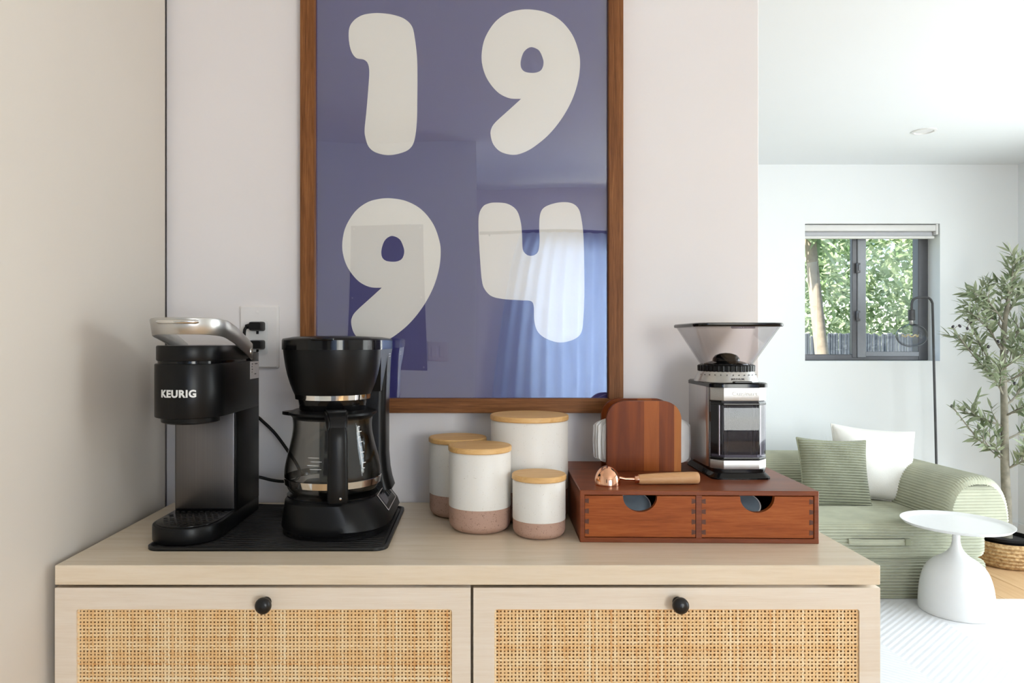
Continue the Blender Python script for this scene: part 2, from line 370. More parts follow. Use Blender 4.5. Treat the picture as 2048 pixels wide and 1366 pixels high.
# ================================================================== SETTING
YB = 1.445; XL = -0.626; XE = 0.573; YF = 4.78; XR = 3.64; ZC = 2.49; CT = 0.9746
fl = struct('floor', box(-1.82, XR + 0.12, -2.82, YF + 0.12, -0.12, -0.012), 'subfloor', 'wooden floor of pale oak planks', 'floor')
pw = 0.19
plank_me = {}
x = -1.70; ci = 0
while x < XR - 0.01:
    w = min(pw, XR - x); y = -2.7 - random.random() * 1.2
    while y < YF:
        y1 = min(y + 1.9, YF); ya = max(y, -2.7)
        if y1 - ya > 0.02:
            obj('plank', box(x + 0.0008, x + w - 0.0008, ya + 0.0008, y1 - 0.0008, -0.012, random.uniform(-0.0006, 0), 0.001, 1), 'plank', fl, smooth=0)
        y += 1.9
    x += pw; ci += 1
bm = box(-1.82, XR + 0.12, 0.36, YF + 0.12, ZC, ZC + 0.15); box(-1.82, -0.03, -2.82, 0.36, ZC, ZC + 0.15, bm=bm)
struct('ceiling', bm, 'ceiling', 'white ceiling', 'ceiling')
struct('ceiling_window_end', box(-0.03, XR + 0.12, -2.82, 0.36, ZC, ZC + 0.15), 'ceiling', 'white ceiling by the curtained window', 'ceiling')  # plain ceiling paint like the rest, no boards; unseen, behind the camera
bm = box(-0.6300, XE, YB, YB + 0.12, 0, ZC, 0.001, 1); box(-1.70, -0.6300, YB + 0.05, YB + 0.12, 0, ZC, bm=bm)
struct('wall_back', bm, 'wall', 'warm white wall ending at the living room opening', 'wall')
struct('wall_left', box(-1.25, XL, 0.82, 1.318, 0, ZC), 'wall_panel', 'smooth greige tall panel beside the sideboard', 'wall')
struct('trim_1', box(-1.25, XL - 0.0012, 1.3185, 1.432, 0, ZC), 'wall_panel', 'narrow filler strip at the end of the tall panel', 'trim')
# living room far wall with the window opening
OX0, OX1, OZ0, OZ1 = 2.2085, 3.116, 1.169, 2.093
bm = box(-1.82, OX0, YF, YF + 0.2, 0, ZC)
box(OX1, XR + 0.12, YF, YF + 0.2, 0, ZC, bm=bm); box(OX0, OX1, YF, YF + 0.2, 0, OZ0, bm=bm); box(OX0, OX1, YF, YF + 0.2, OZ1, ZC, bm=bm)
struct('wall_far', bm, 'white_wall', 'white living room wall with a recessed window', 'wall')
bm = box(XR, XR + 0.12, -2.82, 0.6, 0, ZC); box(XR, XR + 0.12, 3.9, YF, 0, ZC, bm=bm); box(XR, XR + 0.12, 0.6, 3.9, 2.25, ZC, bm=bm); box(XR, XR + 0.12, 0.6, 3.9, 0, 0.08, bm=bm)
struct('wall_right', bm, 'white_wall', 'white living room side wall with glazed doors', 'wall')
struct('wall_left_outer', box(-1.82, -1.70, -1.47, YF, 0, ZC), 'white_wall', 'white outer wall', 'wall')
struct('wall_behind', box(-1.82, 0.0, -1.47, -1.35, 0, ZC), 'white_wall', 'white kitchen wall facing the poster', 'wall')
struct('wall_behind_return', box(-0.12, 0.0, -2.70, -1.47, 0, ZC), 'white_wall', 'short return wall', 'wall')
bm = box(-0.12, 0.42, -2.82, -2.70, 0, ZC); box(2.5, XR, -2.82, -2.70, 0, ZC, bm=bm); box(0.42, 2.5, -2.82, -2.70, 2.1, ZC, bm=bm); box(0.42, 2.5, -2.82, -2.70, 0, 0.6, bm=bm)
struct('wall_front', bm, 'wall', 'warm white wall around the curtained window', 'wall')
struct('baseboard_far', box(-1.70, XR, YF - 0.014, YF, 0, 0.085, 0.003, 1), 'white_wall', 'white baseboard', 'baseboard')
struct('baseboard_right', box(XR - 0.014, XR, 3.92, YF - 0.014, 0, 0.085, 0.003, 1), 'white_wall', 'white baseboard', 'baseboard')
# window in the recess: sliding, dark grey aluminium
def window(name, label):
    e = bpy.data.objects.new(name, None); COL.objects.link(e); e['kind'] = 'structure'; e['label'] = label; e['category'] = 'window'; return e
w1 = window('window_1', 'dark grey sliding window looking out on leafy trees'); WY = 4.905
bm = box(OX0, OX0 + 0.06, WY, WY + 0.07, OZ0, OZ1, 0.004, 1)
box(OX1 - 0.068, OX1, WY, WY + 0.07, OZ0, OZ1, 0.004, 1, bm); box(OX0 + 0.055, OX1 - 0.063, WY + 0.001, WY + 0.069, OZ0, OZ0 + 0.042, 0.004, 1, bm); box(OX0 + 0.055, OX1 - 0.063, WY + 0.001, WY + 0.069, OZ1 - 0.05, OZ1, 0.004, 1, bm)
obj('window_frame', bm, 'frame_grey', w1, 30)
obj('sash_stile', box(2.590, 2.622, WY - 0.004, WY + 0.03, OZ0 + 0.02, OZ1 - 0.03, 0.003, 1), 'frame_grey', w1, 30)
s2 = obj('sash_stile', box(2.622, 2.682, WY - 0.012, WY + 0.03, OZ0 + 0.02, OZ1 - 0.03, 0.004, 1), 'frame_grey_lt', w1, 30)
obj('sash_rail', box(2.68, 3.05, WY - 0.006, WY + 0.03, OZ0 + 0.028, OZ0 + 0.062, 0.003, 1), 'frame_grey_lt', w1, 30)
for zz in (1.805, 1.475):
    l = obj('latch', box(2.610, 2.634, WY - 0.030, WY - 0.010, zz - 0.035, zz + 0.035, 0.004, 2), 'frame_grey', w1, 30)
    obj('latch_lever', box(2.617, 2.627, WY - 0.040, WY - 0.028, zz - 0.02, zz + 0.022, 0.003, 1), 'frame_grey_lt', l, 30)
obj('pane', box(2.68, 3.05, WY + 0.010, WY + 0.014, OZ0 + 0.05, OZ1 - 0.04), 'pane', w1, 0)
obj('pane', box(2.26, 2.60, WY + 0.030, WY + 0.034, OZ0 + 0.04, OZ1 - 0.04), 'pane', w1, 0)
# roller blind
rb = thing('roller_blind', 'white roller blind rolled up at the top of the window', 'blind', (2.66, 4.84, 2.0))
obj('cassette', box(-0.447, 0.447, -0.045, 0.045, 0.045, 0.088, 0.006, 2), 'white_plastic', rb)
obj('fabric', box(-0.435, 0.435, -0.02, 0.03, 0.012, 0.046, 0.010, 3), 'blind_grey', rb)
obj('bottom_bar', box(-0.44, 0.44, -0.03, 0.0, -0.004, 0.014, 0.005, 2), 'white_plastic', rb)
obj('bracket', box(0.437, 0.452, -0.05, 0.05, 0.02, 0.0925, 0.002, 1), 'white_plastic', rb)
# glazed doors in the right wall
def glazed(name, label, xa, y0, y1):
    w = window(name, label); ym = (y0 + y1) / 2; xb = xa + 0.06
    bm = box(xa, xb, y0, y0 + 0.07, 0.08, 2.25); box(xa, xb, y1 - 0.07, y1, 0.08, 2.25, bm=bm); box(xa, xb, ym - 0.04, ym + 0.04, 0.08, 2.25, bm=bm); box(xa, xb, y0, y1, 2.18, 2.25, bm=bm); box(xa, xb, y0, y1, 0.08, 0.15, bm=bm)
    obj('door_frame', bm, 'frame_grey', w, 0)
    for a, c in ((y0 + 0.07, ym - 0.04), (ym + 0.04, y1 - 0.07)): obj('pane', box(xa + 0.025, xa + 0.031, a, c, 0.15, 2.18), 'pane', w, 0)
glazed('window_2', 'glazed patio doors in the living room side wall', XR + 0.03, 0.6, 3.9)
# curtained window behind the camera (seen in the poster's acrylic)
w3 = window('window_3', 'wide window behind pale curtains')
bm = box(0.42, 0.48, -2.8, -2.74, 0.6, 2.1); box(2.44, 2.5, -2.8, -2.74, 0.6, 2.1, bm=bm); box(0.42, 2.5, -2.8, -2.74, 2.04, 2.1, bm=bm); box(0.42, 2.5, -2.8, -2.74, 0.6, 0.66, bm=bm); box(1.32, 1.38, -2.8, -2.74, 0.6, 2.1, bm=bm)
obj('window_frame', bm, 'frame_grey', w3, 0)
for a, c in ((0.48, 1.32), (1.38, 2.44)): obj('pane', box(a, c, -2.772, -2.768, 0.66, 2.04), 'pane', w3, 0)
def curtain(name, x0, x1, top_in, label):
    n, mz = 90, 14; loops = []
    bm = bmesh.new(); G = []
    for j in range(mz + 1):
        t = j / mz; z = 2.12 - t * 2.08; row = []
        for i in range(n + 1):
            u = i / n; spread = 0.72 + 0.28 * t ** 0.7
            xx = top_in + (x0 + (x1 - x0) * u - top_in) * spread
            row.append(bm.verts.new((xx, -2.58 + 0.030 * math.sin(u * 2 * math.pi * 9 + 0.6 * math.sin(t * 3)) * (0.5 + 0.5 * t), z)))
        G.append(row)
    for j in range(mz):
        for i in range(n): bm.faces.new((G[j][i], G[j][i + 1], G[j + 1][i + 1], G[j + 1][i]))
    r = thing(name, label, 'curtain', ((x0 + x1) / 2, -2.58, 0.04), group='curtains at the window behind')
    o = obj('drape', bm, 'curtain', r, 60); o.location = (-(x0 + x1) / 2, 2.58, -0.04)
    md = o.modifiers.new('thick', 'SOLIDIFY'); md.thickness = 0.002
    return r
curtain('curtain', 0.06, 1.12, 1.12, 'pale blue sheer curtain gathered beside the poster reflection')
curtain('curtain', 2.1, 2.55, 2.55, 'pale blue sheer curtain drawn to the window end')
rod = thing('curtain_rod', 'dark metal curtain rod above the wide window', 'curtain rod', (1.3, -2.6, 2.1))
obj('rod', tube([(-1.28, 0.02, 0.03), (1.3, 0.02, 0.03)], 0.012), 'lamp_metal', rod)
for xx in (-1.2, 1.2): obj('bracket', tube([(xx, -0.10, 0.03), (xx, 0.02, 0.03)], 0.008), 'lamp_metal', rod)
sw = thing('light_switch', 'white double rocker switch on the wall facing the poster', 'switch', (-0.235, -1.35, 1.226))
obj('switch_plate', box(-0.058, 0.058, 0, 0.006, -0.058, 0.058, 0.003, 2), 'outlet', sw)
for xx in (-0.023, 0.023): obj('rocker', box(xx - 0.016, xx + 0.016, 0.005, 0.010, -0.034, 0.034, 0.002, 1), 'outlet', sw)
pn = thing('wall_panel', 'grey metal service panel screwed to the wall facing the poster', 'panel', (-0.54, -1.35, 1.55))
obj('panel_sheet', box(-0.24, 0.24, 0, 0.004, -0.44, 0.44, 0.002, 1), plain('panel_grey', (0.20, 0.20, 0.23), 0.5), pn)
for xx in (-0.22, 0.22):
    for zz in (-0.42, 0.0, 0.42): obj('screw', lathe([(0.0055, 0), (0.005, 0.003), (0.0, 0.004)], 10), 'silver', pn, loc=(xx, 0.004, zz)).rotation_euler = (R(-90), 0, 0)
dl = thing('recessed_downlight', 'round recessed downlight in the living room ceiling', 'ceiling light', (2.53, 4.02, ZC))
obj('trim_ring', lathe([(0.062, 0.0), (0.062, -0.004), (0.050, -0.006), (0.046, 0.0)], 40, cap0=False, cap1=False), 'white_plastic', dl)
obj('lens', lathe([(0.0, -0.0005), (0.047, -0.0012), (0.047, 0.0)], 40), 'lens', dl)
# rug
rug = struct if False else obj('rug', box(-1.15, 1.15, -0.98, 0.98, 0, 0.011, 0.004, 2), 'rug', smooth=0, loc=(2.15, 2.585, 0.0))
tag(rug, 'white rug with carved zigzag pile in front of the sofa', 'rug')

# ================================================================== SIDEBOARD
SX0, SX1, SY0, SY1 = -0.613, 0.587, 1.033, 1.438
sb = thing('sideboard', 'pale oak sideboard with woven rattan fronts and black knobs', 'sideboard', (0, 1.235, 0))
ox, oy = 0, 1.235
tp = obj('top_board', box(SX0, SX1, SY0 - oy, SY1 - oy, CT - 0.0285, CT, 0.0012, 1), 'oak', sb, 30)
bm = box(SX0, SX0 + 0.018, SY0 + 0.02 - oy, SY1 - oy, 0.06, CT - 0.0285); box(SX1 - 0.018, SX1 - 0.0008, SY0 + 0.02 - oy, SY1 - oy, 0.06, CT - 0.0285, bm=bm)
box(SX0, SX1 - 0.001, SY0 + 0.024 - oy, SY1 - oy, 0.06, 0.08, bm=bm); box(SX0, SX1 - 0.001, SY1 - 0.01 - oy, SY1 - oy, 0.06, CT - 0.0285, bm=bm); box(-0.012, 0.008, SY0 + 0.024 - oy, SY1 - oy, 0.06, CT - 0.03, bm=bm)
obj('carcass', bm, 'oak_edge', sb, 0)
for xx in (SX0 + 0.04, SX1 - 0.04):
    for yy in (SY0 + 0.05, SY1 - 0.05): obj('leg', lathe([(0.014, 0), (0.017, 0.0625)], 16), 'knob', sb, loc=(xx, yy - oy, 0))
obj('side_peg', box(SX1 - 0.002, SX1 + 0.003, -0.195, -0.185, 0.845, 0.859, 0.002, 2), 'oak_edge', sb)
pitch = 0.00528
def weave(x0, x1, z0, z1, seed):
    rnd = random.Random(seed); nx = int(round((x1 - x0) / pitch)); nz = int(round((z1 - z0) / pitch))
    px, pz = (x1 - x0) / nx, (z1 - z0) / nz
    V, F, T = [], [], []
    amp, hw, arch = 0.0005, 0.00160, 0.0004
    def strand(vert, k, n):
        t = min(1, max(0, rnd.gauss(0.55, 0.22))); w = hw * rnd.uniform(0.88, 1.12); off = rnd.gauss(0, 0.00014)
        base = len(V); p = pz if vert else px
        for i in range(n + 1):
            a = i * p; d = amp * (1 if (i + k) % 2 else -1) * (1 if vert else -1)
            tt = t + rnd.uniform(-0.07, 0.07); c = (k + 0.5) * (px if vert else pz) + off + rnd.gauss(0, 0.00004)
            for s, h in ((-1, 0), (0, -arch), (1, 0)):
                if vert: V.append((x0 + c + s * w, d + h, z0 + a))
                else: V.append((x0 + a, d + h, z0 + c + s * w))
                T.append(tt)
        for i in range(n):
            for s in range(2):
                q = base + i * 3 + s; F.append((q, q + 1, q + 4, q + 3))
    for k in range(nx): strand(True, k, nz)
    for k in range(nz): strand(False, k, nx)
    me = bpy.data.meshes.new('rattan_weave'); me.from_pydata(V, [], F); set_attr(me, 'tint', T); return me
def door(x0, x1, px0, px1, kx, seed, lab):
    z0, z1 = 0.075, CT - 0.0325; pz0, pz1 = 0.110, CT - 0.0325 - 0.0312; y0, y1 = SY0 - oy, SY0 + 0.018 - oy
    bm = bmesh.new()
    O = [(x0, z0), (x1, z0), (x1, z1), (x0, z1)]; rc = 0.004
    I = rrect(px0, px1, pz0, pz1, rc, 3)
    me = fill_curve([O, I], 0.009)
    for v in me.vertices: v.co = Vector((v.co.x, y0 + 0.009 - v.co.z, v.co.y))
    bm.from_mesh(me)
    d = obj('door', bm, 'oak_edge', sb, 0); tag(d, lab)
    wv = obj('rattan_weave', weave(px0 - 0.001, px1 + 0.001, pz0 - 0.001, pz1 + 0.001, seed), 'rattan', d, 60, loc=(0, y0 + 0.0035, 0)); wv['kind'] = 'stuff'; wv['label'] = 'golden open weave rattan cane'
    obj('backing', box(px0 - 0.006, px1 + 0.006, y0 + 0.0175, y0 + 0.0205, pz0 - 0.006, pz1 + 0.006), 'backing_board', d, 0)
    k = obj('knob', lathe([(0.0075, 0.0), (0.0065, 0.004), (0.006, 0.007), (0.009, 0.0105), (0.0117, 0.0150), (0.0117, 0.0190), (0.0095, 0.0230), (0.005, 0.0250), (0.0, 0.0255)], 28), 'knob', d, 60, loc=(kx, y0 + 0.0005, CT - 0.0525)); k.rotation_euler = (R(90), 0, 0); k['label'] = 'round black metal knob'
door(SX0 + 0.0005, -0.0085, -0.5815, -0.0356, -0.305, 1, 'rattan front below the coffee makers')
door(-0.0045, SX1 - 0.0005, 0.0262, 0.5565, 0.292, 2, 'rattan front below the wooden drawer box')

# ================================================================== POSTER
PY = 1.420
k = PY / 1422
FX0, FX1, FZ0, FZ1 = -0.3525, 0.2936, 1.157, 2.099
po = thing('framed_poster', 'navy poster with cream rounded digits in a walnut frame', 'poster', (-0.03, YB, FZ0)); ax, ay, az = 0.03, -YB, -FZ0
fw = 0.029
def P3(x, y, z): return (x + ax, y + ay, z + az)
for nm, q, mt in (('frame_stile', [(FX0, FZ0), (FX0 + fw, FZ0 + fw), (FX0 + fw, FZ1 - fw), (FX0, FZ1)], 'walnut'), ('frame_stile', [(FX1, FZ0), (FX1, FZ1), (FX1 - fw, FZ1 - fw), (FX1 - fw, FZ0 + fw)], 'walnut'),
                  ('frame_rail', [(FX0, FZ0), (FX1, FZ0), (FX1 - fw, FZ0 + fw), (FX0 + fw, FZ0 + fw)], 'walnut_h'), ('frame_rail', [(FX0, FZ1), (FX0 + fw, FZ1 - fw), (FX1 - fw, FZ1 - fw), (FX1, FZ1)], 'walnut_h')):
    bm = extrude_poly([P3(a, PY, c) for a, c in q], (0, YB - PY + 0.0005, 0)); bmesh.ops.bevel(bm, geom=bm.edges[:], offset=0.0009, segments=1, affect='EDGES'); obj(nm, bm, mt, po, 0)
QY = 1.436; kq = QY / 1422
obj('print_sheet', box(FX0 + fw - 0.004 + ax, FX1 - fw + 0.004 + ax, QY + ay, QY + 0.003 + ay, FZ0 + fw - 0.004 + az, FZ1 - fw + 0.004 + az), 'poster', po, 0)
one = [(540, 80), (620, 90), (690, 115), (735, 160), (752, 230), (765, 340), (768, 460), (767, 600), (765, 720), (755, 820), (735, 880), (690, 915), (600, 935), (520, 920), (475, 885), (455, 830), (450, 780), (460, 680), (470, 560), (478, 440), (470, 385), (445, 360), (400, 350), (370, 310), (355, 240), (358, 170), (385, 125), (430, 95), (480, 83)]
nine = [(1392, 596), (1320, 592), (1250, 555), (1190, 480), (1160, 400), (1155, 320), (1175, 230), (1230, 140), (1300, 85), (1370, 63), (1445, 58), (1540, 75), (1630, 125), (1700, 210), (1738, 310), (1747, 390), (1735, 490), (1700, 600), (1640, 710), (1560, 810), (1470, 885), (1400, 922), (1340, 933), (1270, 915), (1225, 870), (1208, 810), (1215, 770), (1240, 735), (1300, 680), (1350, 635), (1392, 596)]
hole = [(1460, 285), (1500, 305), (1522, 350), (1527, 385), (1515, 420), (1490, 436), (1455, 440), (1415, 433), (1393, 410), (1390, 370), (1405, 320), (1430, 293)]
four = [(1215, 75), (1290, 82), (1345, 120), (1370, 190), (1378, 270), (1382, 350), (1400, 380), (1425, 391), (1455, 385), (1475, 360), (1482, 300), (1480, 200), (1490, 130), (1525, 95), (1600, 74), (1670, 78), (1712, 110), (1730, 170), (1742, 270), (1746, 400), (1748, 600), (1742, 760), (1730, 845), (1690, 885), (1620, 905), (1560, 898), (1500, 870), (1465, 830), (1450, 770), (1447, 690), (1430, 660), (1370, 655), (1270, 648), (1200, 632), (1160, 595), (1140, 540), (1128, 400), (1120, 250), (1122, 150), (1145, 100), (1175, 82)]
def world(pts, sc, dx, dy, closed=True):
    c = crom([(p[0], p[1], 0) for p in pts], 6, closed)
    if not closed: c = c[:-1]
    return [((p[0] * sc + dx - 953) * kq, 1.3 - (p[1] * sc + dy - 683) * kq) for p in c]
def digit(loops, lab):
    me = fill_curve(loops, 0.0003)
    for v in me.vertices: v.co = Vector(P3(v.co.x, QY - 0.0004 - v.co.z, v.co.y))
    d = obj('printed_digit', me, 'digit', po, 0); d['label'] = lab
s7, s8 = 680 / 2048, 680 / 2019
digit([world(one, s7, 580, 0)], 'cream digit one')
digit([world(nine, s7, 580, 0, False), world(hole, s7, 580, 0)], 'cream digit nine of the top row')
digit([world(nine, s7, 301.5, 377.5, False), world(hole, s7, 301.5, 377.5)], 'cream digit nine of the bottom row')
digit([world(four, s8, 580, 380)], 'cream digit four')
# slightly bowed acrylic sheet in front
bm = bmesh.new(); G = []; nx, nz = 60, 84
ix0, ix1, iz0, iz1 = FX0 + fw - 0.003, FX1 - fw + 0.003, FZ0 + fw - 0.003, FZ1 - fw + 0.003
for j in range(nz + 1):
    row = []
    for i in range(nx + 1):
        u, v = i / nx, j / nz; X = ix0 + (ix1 - ix0) * u; Z = iz0 + (iz1 - iz0) * v
        d = 0.0011 * math.sin(math.pi * u) * math.sin(math.pi * v) + 0.0003 * math.sin(5.1 * u + 3.7 * v) * math.sin(2.2 * v + 0.4) + 0.00012 * math.sin(13 * u - 6 * v + 1)
        row.append(bm.verts.new(P3(X, QY - 0.0032 - d, Z)))
    G.append(row)
for j in range(nz):
    for i in range(nx): bm.faces.new((G[j][i], G[j][i + 1], G[j + 1][i + 1], G[j + 1][i]))
obj('acrylic_sheet', bm, 'acrylic', po, 60)

# ================================================================== DRYING MAT
MX0, MX1, MY0, MY1 = -0.517, -0.139, 1.102, 1.388
mt = thing('drying_mat', 'black rubber drying mat with wavy ridges under the coffee makers', 'mat', (-0.328, 1.245, CT))
hx, hy = (MX1 - MX0) / 2, (MY1 - MY0) / 2
obj('mat_base', prism(rrect(-hx, hx, -hy, hy, 0.022), 0, 0.003, 0.001), 'mat', mt)
outer, inner = rrect(-hx, hx, -hy, hy, 0.022), rrect(-hx + 0.008, hx - 0.008, -hy + 0.008, hy - 0.008, 0.015)
obj('rim', loft([[(x, y, 0.001) for x, y in outer], [(x, y, 0.0055) for x, y in outer], [((x + u) / 2, (y + v) / 2, 0.0062) for (x, y), (u, v) in zip(outer, inner)], [(x, y, 0.0028) for x, y in inner]], cap=False), 'mat', mt)
bm = bmesh.new(); nr = 30
for r_ in range(nr):
    y = -hy + 0.014 + (2 * hy - 0.028) * r_ / (nr - 1)
    pts = [(-hx + 0.012 + (2 * hx - 0.024) * i / 44, 0) for i in range(45)]
    lo, hi, lo2 = [], [], []
    L = []
    for (x, _) in pts:
        yy = max(-hy + 0.010, min(hy - 0.010, y + 0.0055 * math.sin(x * 34 + r_ * 0.42) + 0.003 * math.sin(x * 71)))
        L.append([(x, yy - 0.0016, 0.0028), (x, yy - 0.0006, 0.0040), (x, yy + 0.0006, 0.0040), (x, yy + 0.0016, 0.0028)])
    loft(L, bm, cap=False, closed=False)
rg = obj('ridges', bm, 'mat', mt, 60); rg['kind'] = 'stuff'
MT = CT + 0.0041

# ================================================================== POD COFFEE MAKER
kg = thing('pod_coffee_maker', 'slim black pod coffee maker with a silver arched handle', 'coffee maker', (-0.473, 1.24, MT))
def stadium(w, yf, yb, rb=0.012, seg=18):
    """front half circle of half width w centred so that it reaches yf, square back at yb"""
    cy = yf + w; pts = [(w * math.cos(R(180 + 180 * i / seg)), cy + w * math.sin(R(180 + 180 * i / seg))) for i in range(seg + 1)]
    for cx, a in ((w - rb, 0), (-w + rb, 90)):
        for i in range(5):
            t = R(a + 90 * i / 4); pts.append((cx + rb * math.cos(t), yb - rb + rb * math.sin(t)))
    return pts
obj('base', prism(stadium(0.056, -0.125, 0.132), 0, 0.027, 0.003), 'black', kg, 40)
tr = obj('drip_tray', prism(stadium(0.050, -0.119, -0.002, 0.004), 0.0265, 0.0285, 0.0006), 'black_gloss', kg, 40)
bm = bmesh.new()
for i in range(-4, 5):
    for j in range(9):
        x, y = i * 0.0105 + (0.005 if j % 2 else 0), -0.108 + j * 0.0115
        if abs(x) < 0.044 and (y > -0.069 or x * x + (y + 0.069) ** 2 < 0.0018): lathe([(0.0030, 0.0284), (0.0036, 0.02875), (0.0028, 0.0288), (0.0, 0.02865)], 8, x, y, bm)
gr = obj('drain_holes', bm, 'black', tr, 40); gr['kind'] = 'stuff'
obj('tower', prism(rrect(-0.055, 0.055, 0.0, 0.133, 0.008, 4), 0.024, 0.205, 0.001), 'black', kg, 40)
p = obj('front_plate', box(-0.051, 0.051, -0.0022, 0.003, 0.030, 0.203, 0.0015, 2), 'dark_steel', kg, 40); p['label'] = 'dark brushed steel plate'
obj('brew_head', prism(stadium(0.0560, -0.117, 0.133), 0.198, 0.2855, 0.002), 'black', kg, 40)
obj('seam_ring', prism(stadium(0.0515, -0.112, 0.132), 0.2845, 0.291), 'black_gloss', kg, 40)
obj('lid', prism(stadium(0.0535, -0.1145, 0.090), 0.2895, 0.3150, 0.0025), 'black', kg, 40)
obj('water_tank', prism(rrect(-0.0545, 0.0545, 0.068, 0.1335, 0.008, 4), 0.205, 0.3015, 0.002), 'black_gloss', kg, 40)
obj('spout_ring', lathe([(0.040, 0.1875), (0.046, 0.190), (0.047, 0.199)], 40, 0, -0.061), 'black', kg, 40)
# bail handle
path = [(0.0595, 0.068), (0.0595, 0.03), (0.0595, -0.02), (0.0595, -0.055)] + [(0.0595 * math.cos(R(-a)), -0.060 + 0.0595 * math.sin(R(-a))) for a in range(6, 175, 7)] + [(-0.0595, -0.055), (-0.0595, -0.02), (-0.0595, 0.03), (-0.0595, 0.068)]
L = []
for i, (x, y) in enumerate(path):
    t = (0.068 - y) / 0.188; z = 0.303 + 0.043 * math.sin(min(1, max(0, t)) * math.pi / 2); w = 0.0150 - 0.0015 * t
    a = Vector(path[max(0, i - 1)]); c = Vector(path[min(len(path) - 1, i + 1)]); tg = (c - a).normalized(); nrm = Vector((-tg.y, tg.x)) * -1
    tilt = 0.35 * t
    o_, q_ = 0.0020, 0.0020
    up = Vector((-nrm.x * tilt * 0.5, -nrm.y * tilt * 0.5, 1)).normalized(); n3 = Vector((nrm.x, nrm.y, tilt * 0.5)).normalized()
    ctr = Vector((x, y, z))
    L.append([tuple(ctr + up * s * w + n3 * q * o_) for s, q in ((-0.9, 1), (0.9, 1), (1, 0.5), (1, -0.5), (0.9, -1), (-0.9, -1), (-1, -0.5), (-1, 0.5))])
hd = obj('handle', loft(L), 'silver', kg, 50); hd['label'] = 'satin silver arched handle'
for sx in (-1, 1):
    pv = obj('pivot_cap', lathe([(0.0, 0.0035), (0.006, 0.003), (0.0075, 0.0), (0.0075, -0.006)], 20), 'silver', hd, 40, loc=(sx * 0.0600, 0.060, 0.303)); pv.rotation_euler = (0, R(90 * sx), 0)
gp = []
for a in range(-32, 33, 4):
    t = R(-90 + a); x, y = 0.0625 * math.cos(t), -0.060 + 0.0625 * math.sin(t); gp.append((x, y - 0.0005, 0.3525))
obj('grip_ridge', tube(gp, [0.0020] + [0.0036] * (len(gp) - 2) + [0.0020], 8), 'silver_hi', hd, 60)
# maker's name on the head, bent round it
me = text_mesh('KEURIG', 0.0575, 0.0125, 0.04, 0.0003, 1.10)
for v in me.vertices:
    a = v.co.x / 0.056; rr = 0.0560 + 0.0002 - v.co.y; v.co = Vector((rr * math.sin(a), -0.061 - rr * math.cos(a), 0.2385 + v.co.z))
lg = obj('logo_lettering', me, 'print', kg, 0); lg['label'] = 'white KEURIG lettering'
st = obj('sticker', box(0.0552, 0.0565, 0.070, 0.1205, 0.252, 0.2840), 'sticker', kg, 0); st['label'] = 'pale printed sticker'
for zz, ya, yb_ in ((0.281, 0.078, 0.085), (0.281, 0.096, 0.112), (0.276, 0.078, 0.082), (0.271, 0.078, 0.084), (0.266, 0.078, 0.081), (0.262, 0.094, 0.104)):
    obj('printed_line', box(0.0560, 0.0568, ya, yb_, zz - 0.0024, zz - 0.0004), 'dark_print', st, 0)

# ================================================================== DRIP COFFEE MAKER
cm = thing('drip_coffee_maker', 'black drip coffee maker with a rounded brew basket and sloped control panel', 'coffee maker', (-0.25, 1.255, MT))
def foot(x0, x1, yf, yb, seg=22, pw_=2.4):
    """blunt rounded front, square back"""
    cx, hw_ = (x0 + x1) / 2, (x1 - x0) / 2; dpt = 0.095; pts = []
    for i in range(seg + 1):
        a = R(180 + 180 * i / seg); c, s = math.cos(a), math.sin(a)
        pts.append((cx + hw_ * math.copysign(abs(c) ** (2 / pw_), c), yf + dpt + dpt * math.copysign(abs(s) ** (2 / pw_), s)))
    for a in (0, 90):
        sx = 1 if a == 0 else -1; rb = 0.014
        for i in range(5):
            t = R(a + 90 * i / 4); pts.append((cx + sx * (hw_ - rb) + rb * math.cos(t), yb - rb + rb * math.sin(t)))
    return pts
def ring(pts, z): return [(x, y, z) for x, y in pts]
f0, f1 = foot(-0.081, 0.096, -0.112, 0.118), foot(-0.0835, 0.103, -0.1145, 0.121)
f2, f3 = foot(-0.082, 0.099, -0.1125, 0.121), foot(-0.078, 0.076, -0.108, 0.121)
obj('base', loft([ring(f0, 0.0), ring(f0, 0.008), ring(f1, 0.013), ring(f2, 0.024), ring(f3, 0.054), ring(foot(-0.074, 0.070, -0.103, 0.118), 0.0575)]), 'black', cm, 40)
obj('base_foot_ring', loft([ring(foot(-0.0795, 0.094, -0.1135, 0.117), 0.0035), ring(foot(-0.0795, 0.094, -0.1135, 0.117), 0.0075)]), 'black_gloss', cm, 40)
wp = obj('warming_plate', lathe([(0.078, 0.056), (0.078, 0.0595), (0.074, 0.0605)], 48, 0, -0.015), 'black_gloss', cm, 40)
# tower: flares into the base on its right side
T = []
for z, xr in ((0.050, 0.094), (0.066, 0.089), (0.085, 0.0855), (0.115, 0.083), (0.20, 0.083), (0.27, 0.0855), (0.322, 0.088)):
    T.append(ring(rrect(-0.040, xr, 0.045, 0.121, 0.014, 5), z))
obj('tower', loft(T), 'black', cm, 40)
cy = -0.015
bk = obj('brew_basket', lathe([(0.058, 0.226), (0.0640, 0.2275), (0.0680, 0.2360), (0.0730, 0.2490), (0.0775, 0.2640), (0.0808, 0.2790), (0.0830, 0.2940), (0.0845, 0.3070), (0.0845, 0.3085)], 64, 0, cy), 'black', cm, 40)
obj('chrome_trim', lathe([(0.0630, 0.2225), (0.0652, 0.2230), (0.0660, 0.2310), (0.0640, 0.2318)], 64, 0, cy, cap0=False, cap1=False), 'chrome', cm, 40)
obj('basket_neck', lathe([(0.052, 0.1985), (0.057, 0.203), (0.060, 0.2235)], 48, 0, cy), 'black_gloss', cm, 40)
